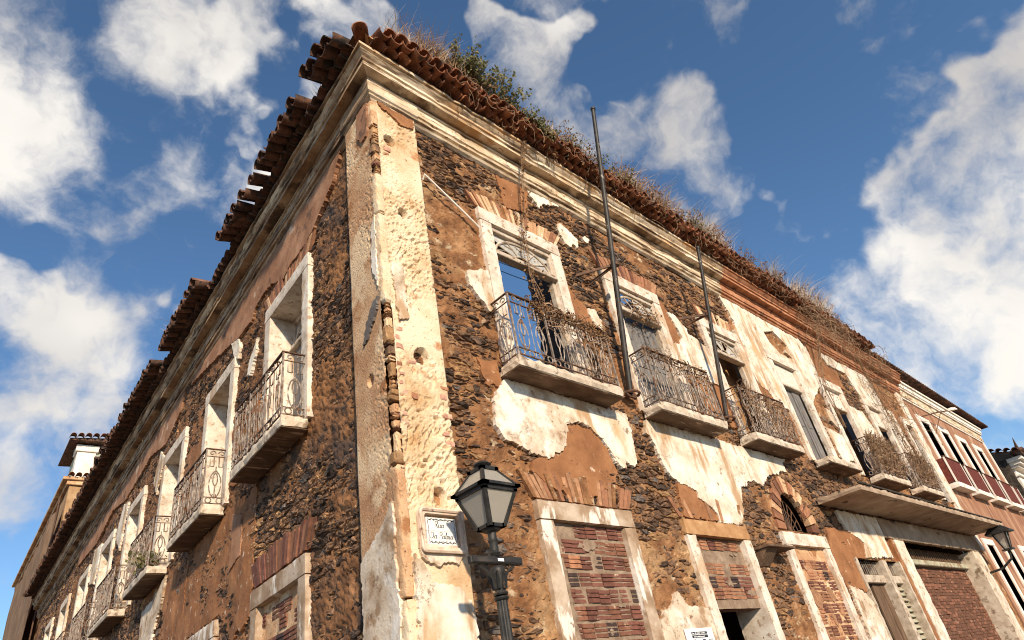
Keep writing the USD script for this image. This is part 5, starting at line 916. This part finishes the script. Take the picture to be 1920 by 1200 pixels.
creeper(8.6, 12.2, 330, 'dense brown creeper heaped on the eaves past the shorter flagpole', 3, w=(.1, .55), z=(9.65, 9.98), drop=(.2, .7), r=.0055); creeper(12.2, 15.2, 330, 'grey brown creeper cascading over the far cornice', 4, w=(.1, .55), z=(9.45, 10.0), drop=(.25, .85), r=.0055); creeper(15.0, 18.6, 300, 'last heap of dead creeper at the end of the ruined eaves', 5, w=(.05, .45), z=(9.1, 9.85), drop=(.2, .75), r=.0055, leaves=1)
creeper(11.9, 14.6, 80, 'straw coloured strands hanging in front of the far upper windows', 6, w=(.3, .45), z=(8.9, 9.6), drop=(.8, 2.6), r=.004, m='dry_grass', outw=.0); creeper(15.8, 18.4, 90, 'dead creeper climbing down the far end of the front wall', 7, w=(.05, .2), z=(7.2, 9.0), drop=(.6, 2.0), r=.006, leaves=2, outw=-.05)
def hanging(path, n, label, seed, leaves, r=.007, wob=.05):
    rng = np.random.default_rng(seed); o = np.array(path[0], float); T = thing('hanging_vine', label, 'vine', loc=RF.p(*o)); G = Frame((0, 0, 0), RF.d, RF.n); path = np.array(path, float) - o; mb = MB(); lf = MB(); t = np.linspace(0, len(path) - 1, 30)
    base = np.stack([np.interp(t, np.arange(len(path)), path[:, k]) for k in range(3)], 1)
    for k in range(n): q = base + wob * np.stack([meshkit.noise(np.stack([t * 1.3, t * 0 + 7 * k + j, t * 0 + seed], 1), j) - .5 for j in range(3)], 1) * 2 * np.linspace(.5, 1.6, 30)[:, None]; mb.tube(q, r * rng.uniform(.5, 1.2), 4, False)
    for _ in range(leaves): i = int(30 * rng.random() ** .6) % 30; leaf(lf, base[i] + rng.normal(0, wob * (.5 + i / 25), 3), .045 * rng.uniform(.5, 1.3), rng, .5)
    mb.put(T, 'stems', 'dry_vine', G); lf.put(T, 'leaves', 'dry_leaf', G)
hanging([(2.62, .36, 9.55), (2.56, .34, 9.3), (2.45, .22, 8.4), (2.40, .12, 7.8), (2.36, .10, 7.3), (2.36, .12, 6.8), (2.40, .2, 6.3)], 5, 'brown vine hanging down across the first street window', 1, 330, .0045, .04); hanging([(13.3, .35, 9.4), (13.0, .3, 8.8), (12.7, .2, 8.2), (12.4, .15, 7.4), (12.3, .15, 6.4)], 6, 'thin vine running down the wall beside the boarded window', 2, 120); hanging([(15.9, .3, 9.2), (16.6, .15, 8.4), (16.9, .12, 7.6), (17.0, .12, 6.6)], 6, 'thin dark vine on white plaster at the far end', 3, 100)
def rail_vine(u0, u1, n, label, seed, leaves, z0=5.35, z1=6.2, w=.31, dense=False):
    rng = np.random.default_rng(seed); o = np.array([(u0 + u1) / 2, w, z1]); T = thing('railing_vine', label, 'vine', loc=RF.p(*o)); G = Frame((0, 0, 0), RF.d, RF.n); mb = MB(); lf = MB(); mb2 = MB()
    for k in range(n):
        L_ = rng.uniform(.4, 1.2); u = rng.uniform(u0, u1 - .1); z = rng.uniform(z1 - .16, z1 + .05) if not dense else rng.uniform(z0 + .3, z1 + .12); t = np.linspace(0, 1, 10); dz = -rng.uniform(0, .75 if dense else .35) * t
        q = np.stack([np.clip(u + L_ * t * rng.choice([-1, 1]) * (.25 if dense else .7), u0, u1), w + .04 * np.sin(t * 9 + k) + (rng.uniform(-.02, .1) if dense else 0), np.maximum(z + dz + .05 * np.sin(t * 7 + k), z0)], 1); (mb if k % 3 else mb2).tube(q - o, .006 * rng.uniform(.5, 1.4), 3, False)
    for _ in range(leaves):
        z = z1 - abs(rng.normal(0, .10 if not dense else .35)); leaf(lf, np.array([rng.uniform(u0, u1), w + rng.normal(.0, .035), max(z0, z)]) - o, .045 * rng.uniform(.5, 1.2), rng, .4)
    mb.put(T, 'stems', 'dry_vine', G); mb2.put(T, 'pale_stems', 'dry_grass', G); lf.put(T, 'leaves', 'dry_leaf', G)
rail_vine(1.9, 3.42, 70, 'dead vine twined along the top rail of the first street balcony', 1, 620); rail_vine(4.3, 6.1, 26, 'sparse dead vine on the railing between the flagpoles', 2, 170); rail_vine(7.0, 8.8, 60, 'straw coloured dead vine on the railing past the shorter flagpole', 3, 260, dense=True)
rail_vine(12.9, 14.6, 420, 'thick mat of dead creeper smothering a far balcony railing', 4, 260, dense=True); rail_vine(15.65, 17.3, 240, 'grey mat of dead creeper on the last balcony of the ruin', 5, 140, dense=True)
hanging([(5.6, .0, 7.2), (5.3, .05, 7.12), (5.0, .06, 7.15), (4.75, .05, 7.1)], 8, 'clump of dead leaves caught on the transom of the second street window', 8, 260, .006, .09)

# ------------------------------------------------------------------ red townhouse next door
H = thing('red_townhouse', 'red painted two storey townhouse with dark red balcony screens and white trim', 'building', loc=(0, 0, 0))
PU = [(20.6, 21.95), (22.75, 24.1), (25.0, 26.35), (27.3, 28.65)]; PD = [(20.3, 21.5), (22.5, 23.7), (24.9, 26.1), (27.2, 28.4)]
hole = shapely.union_all([sbox(a + .18, 5.95, b - .18, 8.16) for a, b in PU] + [sbox(a + .16, .1, b - .16, 4.12) for a, b in PD])
mb = MB(); mb.prism(sbox(19.98, 0, 29.9, 9.0).difference(hole), -.5, .0); mb.put(H, 'wall', 'pink_wall', RF)
mb = MB(); mb.box(29.9, 30.0, -10, .05, 0, 8.8, .005); mb.put(H, 'corner_strip', 'white_trim', RF)
for z0, z1, w_ in ((8.80, 8.86, .04), (8.86, 9.14, .06), (9.14, 9.20, .11), (9.20, 9.36, .14), (9.36, 9.44, .19)): mb = MB(); mb.box(19.97, 30.0 + w_, -.3, w_, z0, z1, .006); mb.put(H, 'cornice_moulding', 'white_trim' if z0 != 8.86 else 'cornice_plaster', RF)
R_ = part(H, 'roof'); rest_ = MB(); rng = np.random.default_rng(8); mb = MB(); mb.hull([(17.8, .05, 9.74), (30.6, .05, 9.56), (17.8, .34, 9.78), (30.6, .34, 9.60), (17.8, -6, 12.7), (30.6, -6, 12.5), (17.8, -6, 12.6), (30.6, -6, 12.4)]); mb.put(R_, 'deck', 'roof_tile_dark', RF)
for k in range(65):
    for lvl, up in ((0, True), (1, False)):
        v, f = barrel(.10, .40, up, taper=.85); v = v.copy(); v[:, 1] = .40 - v[:, 1]; v += (17.8 + k * .2 + (.1 if lvl else 0), -.10 + .10 * lvl, 9.52 + .09 * lvl + .16 * (1 - k / 61)); put(R_, 'tile', (v, f), 'roof_tile_dark', RF, smooth=40)
for i, (a, b) in enumerate(PU):
    P = part(H, 'window')
    for nm, x0, x1, z0, z1 in (('lintel', a, b, 8.16, 8.36), ('jamb', a, a + .18, 5.9, 8.157), ('jamb', b - .18, b, 5.9, 8.157)): mb = MB(); mb.box(x0, x1, -.3, .05, z0, z1, .01); mb.put(P, nm, 'white_trim', RF)
    c = (a + b) / 2; mb = MB()
    for x0, x1, z0, z1 in ((a + .18, a + .24, 7.55, 8.16), (b - .24, b - .18, 7.55, 8.16), (a + .24, b - .24, 7.5, 7.58), (a + .24, b - .24, 8.1, 8.16), (c - .02, c + .02, 7.58, 8.1)): mb.box(x0, x1, -.20, -.13, z0, z1)
    mb.tube([(a + .24, -.16, 7.6), (c, -.16, 8.08), (b - .24, -.16, 7.6)], .015, 4); mb.put(P, 'fanlight', 'red_shutter', RF); mb = MB(); mb.box(a + .24, b - .24, -.175, -.17, 7.58, 8.1); mb.put(P, 'pane', 'window_glass', RF)
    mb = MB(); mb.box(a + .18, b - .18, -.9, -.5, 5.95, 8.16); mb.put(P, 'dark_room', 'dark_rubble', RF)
    if i in (1, 2):
        for x0, x1 in ((a + .19, c - .005), (c + .005, b - .19)):
            mb = MB(); mb.box(x0, x0 + .05, -.16, -.12, 5.95, 7.45); mb.box(x1 - .05, x1, -.16, -.12, 5.95, 7.45); mb.box(x0 + .05, x1 - .05, -.16, -.12, 7.38, 7.45); mb.put(P, 'shutter_frame', 'red_shutter', RF)
            for z in np.arange(6.7, 7.36, .075): mb = MB(); mb.hull([(x0 + .05, -.155, z + .05), (x1 - .05, -.155, z + .05), (x0 + .05, -.12, z), (x1 - .05, -.12, z), (x0 + .05, -.15, z + .058), (x1 - .05, -.15, z + .058)]); mb.put(P, 'slat', 'red_shutter', RF)
for i, (a, b) in enumerate([(20.1, 21.95), (22.35, 24.2), (24.65, 26.5), (26.95, 28.8), (29.0, 29.95)]):
    P = part(H, 'balcony'); put(P, 'slab', rough_box(a, b, .0, .27, 5.76, 5.92, .15, .005, i, .015), 'white_trim', RF)
    for x in ((a + .05, b - .05)): mb = MB(); mb.box(x - .022, x + .022, .20, .245, 5.92, 6.72); mb.put(P, 'post', 'white_trim', RF)
    mb = MB(); mb.box(a + .01, b - .01, .19, .255, 6.72, 6.76, .006); mb.put(P, 'handrail', 'rusty_iron', RF)
    for z in np.arange(5.96, 6.68, .058): mb = MB(); mb.box(a + .075, b - .075, .215, .232, z, z + .050); mb.put(P, 'screen_slat', 'red_lattice', RF)
    mb = MB(); mb.box(a + .04, a + .052, .0, .19, 5.95, 6.70); mb.put(P, 'side_screen', 'red_lattice', RF)
for i, (a, b) in enumerate(PD):
    P = part(H, 'doorway')
    for nm, x0, x1, z0, z1 in (('lintel', a, b, 4.12, 4.30), ('jamb', a, a + .16, .1, 4.117), ('jamb', b - .16, b, .1, 4.117)): mb = MB(); mb.box(x0, x1, -.45, .05, z0, z1, .01); mb.put(P, nm, 'white_trim', RF)
    rough_panel(RF, P, 'infill', 'concrete', a + .16, b - .16, .1, 4.12, -.30, i, .02, .1)
# street light arm
A = thing('bracket_light', 'thin wall arm with a small street light head on the red townhouse', 'street light', 'lights on the red townhouse', loc=RF.p(21.4, 0, 8.35)); O = np.array([21.4, 0, 8.35])
mb = MB(); mb.tube(np.array([(21.4, .0, 8.42), (22.1, .35, 8.55), (22.9, .62, 8.66)]) - O, .022, 7); mb.put(A, 'arm', 'rusty_iron', Frame((0, 0, 0), RF.d, RF.n)); mb = MB(); mb.tube(np.array([(22.3, .45, 8.58), (21.8, .0, 7.75)]) - O, .012, 6); mb.put(A, 'stay', 'rusty_iron', Frame((0, 0, 0), RF.d, RF.n))
mb = MB(); mb.hull(np.array([(x, w_, z) for x, w_, z in ((22.75, .55, 8.62), (22.75, .72, 8.62), (23.25, .62, 8.70), (23.25, .80, 8.70), (22.8, .57, 8.72), (22.8, .70, 8.72), (23.2, .65, 8.78), (23.2, .76, 8.78))]) - O); mb.put(A, 'lamp_head', 'white_trim', Frame((0, 0, 0), RF.d, RF.n))
W_ = thing('wall_lantern', 'black wall lantern with pale glass beside the far canopy end', 'street lamp', loc=RF.p(19.1, .72, 3.74)); G = Frame((0, 0, 0), RF.d, RF.n); k_ = .78
for q in range(4):
    (x0, y0), (x1, y1) = C4[q], C4[(q + 1) % 4]; h0, h1 = .09 * k_, .20 * k_
    mb = MB(); mb.hull([(x0 * h0 + a_, y0 * h0 + b_, 0) for a_ in (-.02, .02) for b_ in (-.02, .02)] + [(x0 * h1 + a_, y0 * h1 + b_, .40) for a_ in (-.02, .02) for b_ in (-.02, .02)]); mb.put(W_, 'lantern_post', 'black_iron', G)
    mb = MB(); quad_pane(mb, [(x0 * h0, y0 * h0, .01), (x1 * h0, y1 * h0, .01), (x1 * h1 * .97, y1 * h1 * .97, .39), (x0 * h1 * .97, y0 * h1 * .97, .39)], .003); mb.put(W_, 'pane', 'lamp_glass', G)
mb = MB(); mb.hull([(x * .3, y * .3, z) for x in (-1, 1) for y in (-1, 1) for z in (.40, .44)] + [(x * .10, y * .10, .62) for x in (-1, 1) for y in (-1, 1)]); mb.put(W_, 'roof', 'black_iron', G); mb = MB(); mb.lathe([(0, .62), (.09, .62), (.06, .68), (.02, .72), (0, .74)]); mb.put(W_, 'cap', 'black_iron', G, smooth=40)
mb = MB(); mb.hull([(x * .13, y * .13, z) for x in (-1, 1) for y in (-1, 1) for z in (-.04, .0)]); mb.tube([(0, 0, -.04), (0, -.05, -.25), (.0, -.35, -.42), (.0, -.70, -.45)], .03, 7); mb.put(W_, 'bracket', 'black_iron', G, smooth=40)

# ------------------------------------------------------------------ white house beyond it
H2 = thing('white_house', 'white house with dark rubble end wall and dark tiled roof at the street end', 'building', loc=(0, 0, 0))
put(H2, 'end_wall', rough_box(32.0, 32.4, -9, .15, 0, 8.35, .35, .07, 4, .06), 'dark_rubble', RF)
mb = MB(); mb.box(32.4, 46, -9, .22, 0, 8.0, .02); mb.put(H2, 'wall', 'white_trim', RF)
for z0, z1, w_ in ((7.55, 7.63, .10), (7.9, 8.0, .22), (8.0, 8.14, .36), (8.14, 8.3, .52)): mb = MB(); mb.box(32.4 - w_ * .6, 46, -9, .22 + w_, z0, z1, .012); mb.put(H2, 'cornice_moulding', 'white_trim', RF)
R_ = part(H2, 'roof'); mb = MB(); mb.hull([(31.8, .85, 8.32), (46.5, .85, 8.32), (31.8, -9, 11.6), (46.5, -9, 11.6), (31.8, .85, 8.40), (46.5, .85, 8.40)]); mb.put(R_, 'deck', 'roof_tile_dark', RF)
for k in range(40):
    v, f = barrel(.13, .55, True, taper=.85); v = v.copy(); v[:, 1] = .55 - v[:, 1]; v += (31.85 + k * .27, .42, 8.42); put(R_, 'tile', (v, f), 'roof_tile_dark', RF, smooth=40)
for k in range(22):
    v, f = barrel(.13, .5, True, taper=.85); v = v.copy(); v = np.stack([v[:, 1] - .2 + 31.75, v[:, 0] + .7 - k * .27, v[:, 2] + 8.45 + k * .085], 1); put(R_, 'tile', (v, f), 'roof_tile_dark', RF, smooth=40)
mb = MB(); mb.tube([(32.0, .75, 8.5), (31.9, .8, 8.7), (31.8, .85, 9.0)], [.10, .05, .01], 6); mb.put(R_, 'finial', 'roof_tile_dark', RF)

# ------------------------------------------------------------------ tall neighbour down the shaded street, with its netting
H3 = thing('tall_neighbour', 'tall ochre and white house with red tiled attic beyond the shaded front', 'building', loc=(0, 0, 0))
put(H3, 'wall', rough_box(29.4, 48, -9, -.12, 0, 14.7, .6, .02, 3, .03), 'orange_wall', LF); mb = MB(); mb.box(29.3, 48, -9, .0, 14.7, 14.9, .02); mb.box(29.2, 48, -9, .18, 14.9, 15.05, .02); mb.put(H3, 'cornice', 'orange_pilaster', LF)
R_ = part(H3, 'roof')
for k in range(16): v, f = barrel(.14, .5, True, taper=.85); v = v.copy(); v = np.stack([v[:, 1] * -1 + 29.5, -.1 - k * .29 + v[:, 0], v[:, 2] + 15.07], 1); put(R_, 'tile', (v, f), 'roof_tile', LF, smooth=40)
mb = MB(); mb.box(30.1, 32.7, -8, -.28, 15.05, 17.0, .01); mb.put(H3, 'attic_wall', 'pale_green', LF)
mb = MB(); mb.box(30.0, 30.7, -1.0, -.22, 15.05, 16.62, .015); mb.put(H3, 'attic_pilaster', 'white_trim', LF); mb = MB(); mb.box(29.92, 30.8, -1.1, -.14, 16.62, 16.95, .02); mb.put(H3, 'attic_capital', 'white_trim', LF)
mb = MB(); mb.hull([(29.6, .22, 17.1), (33.0, .22, 17.1), (29.6, -8, 17.9), (33.0, -8, 17.9), (29.6, .22, 17.02), (33.0, .22, 17.02), (29.6, -8, 17.2), (33.0, -8, 17.2)]); mb.put(R_, 'attic_deck', 'roof_tile_dark', LF)
for k in range(26): v, f = barrel(.15, .45, True, taper=.85); v = v.copy(); v = np.stack([v[:, 1] * -1 + 29.75, .12 - k * .31 + v[:, 0], v[:, 2] + 17.12 + k * .03], 1); put(R_, 'attic_tile', (v, f), 'roof_tile', LF, smooth=40)
NT = thing('scaffold_net', 'brown building net hung in folds down the tall neighbouring house', 'net', loc=(0, 0, 0))
us = np.linspace(29.3, 44, 70); zs = np.linspace(4.0, 13.6, 40); U, Z = np.meshgrid(us, zs, indexing='ij'); pp = np.stack([U * .9, Z * .12, U * 0], -1)
W = .14 + .22 * np.clip((13.2 - Z) / 5, 0, 1) + .34 * (meshkit.fbm(pp * 1.3, 4, 5) - .5); Z2 = Z + .25 * (meshkit.fbm(np.stack([U * .5, Z * .2, U * 0 + 4], -1), 3, 2) - .5) * 2 * (Z > 12.5)
nz = 40; i, j = np.meshgrid(np.arange(69), np.arange(39), indexing='ij'); a = (i * nz + j).ravel(); q = np.stack([a, a + 1, a + nz + 1, a + nz], 1); F_ = np.vstack([q[:, [0, 1, 2]], q[:, [0, 2, 3]]]); fr = np.stack([U.ravel(), W.ravel(), Z2.ravel()], 1); bk = fr - (0, .012, 0)
put(NT, 'cloth', (np.vstack([fr, bk]), np.vstack([F_, F_[:, ::-1] + len(fr)])), 'net_cloth', LF, smooth=True)
for u in (29.5, 33, 37): mb = MB(); mb.tube([(u, .1, 0), (u, .12, 14.2)], .03, 6); mb.put(NT, 'scaffold_pole', 'rusty_iron', LF)
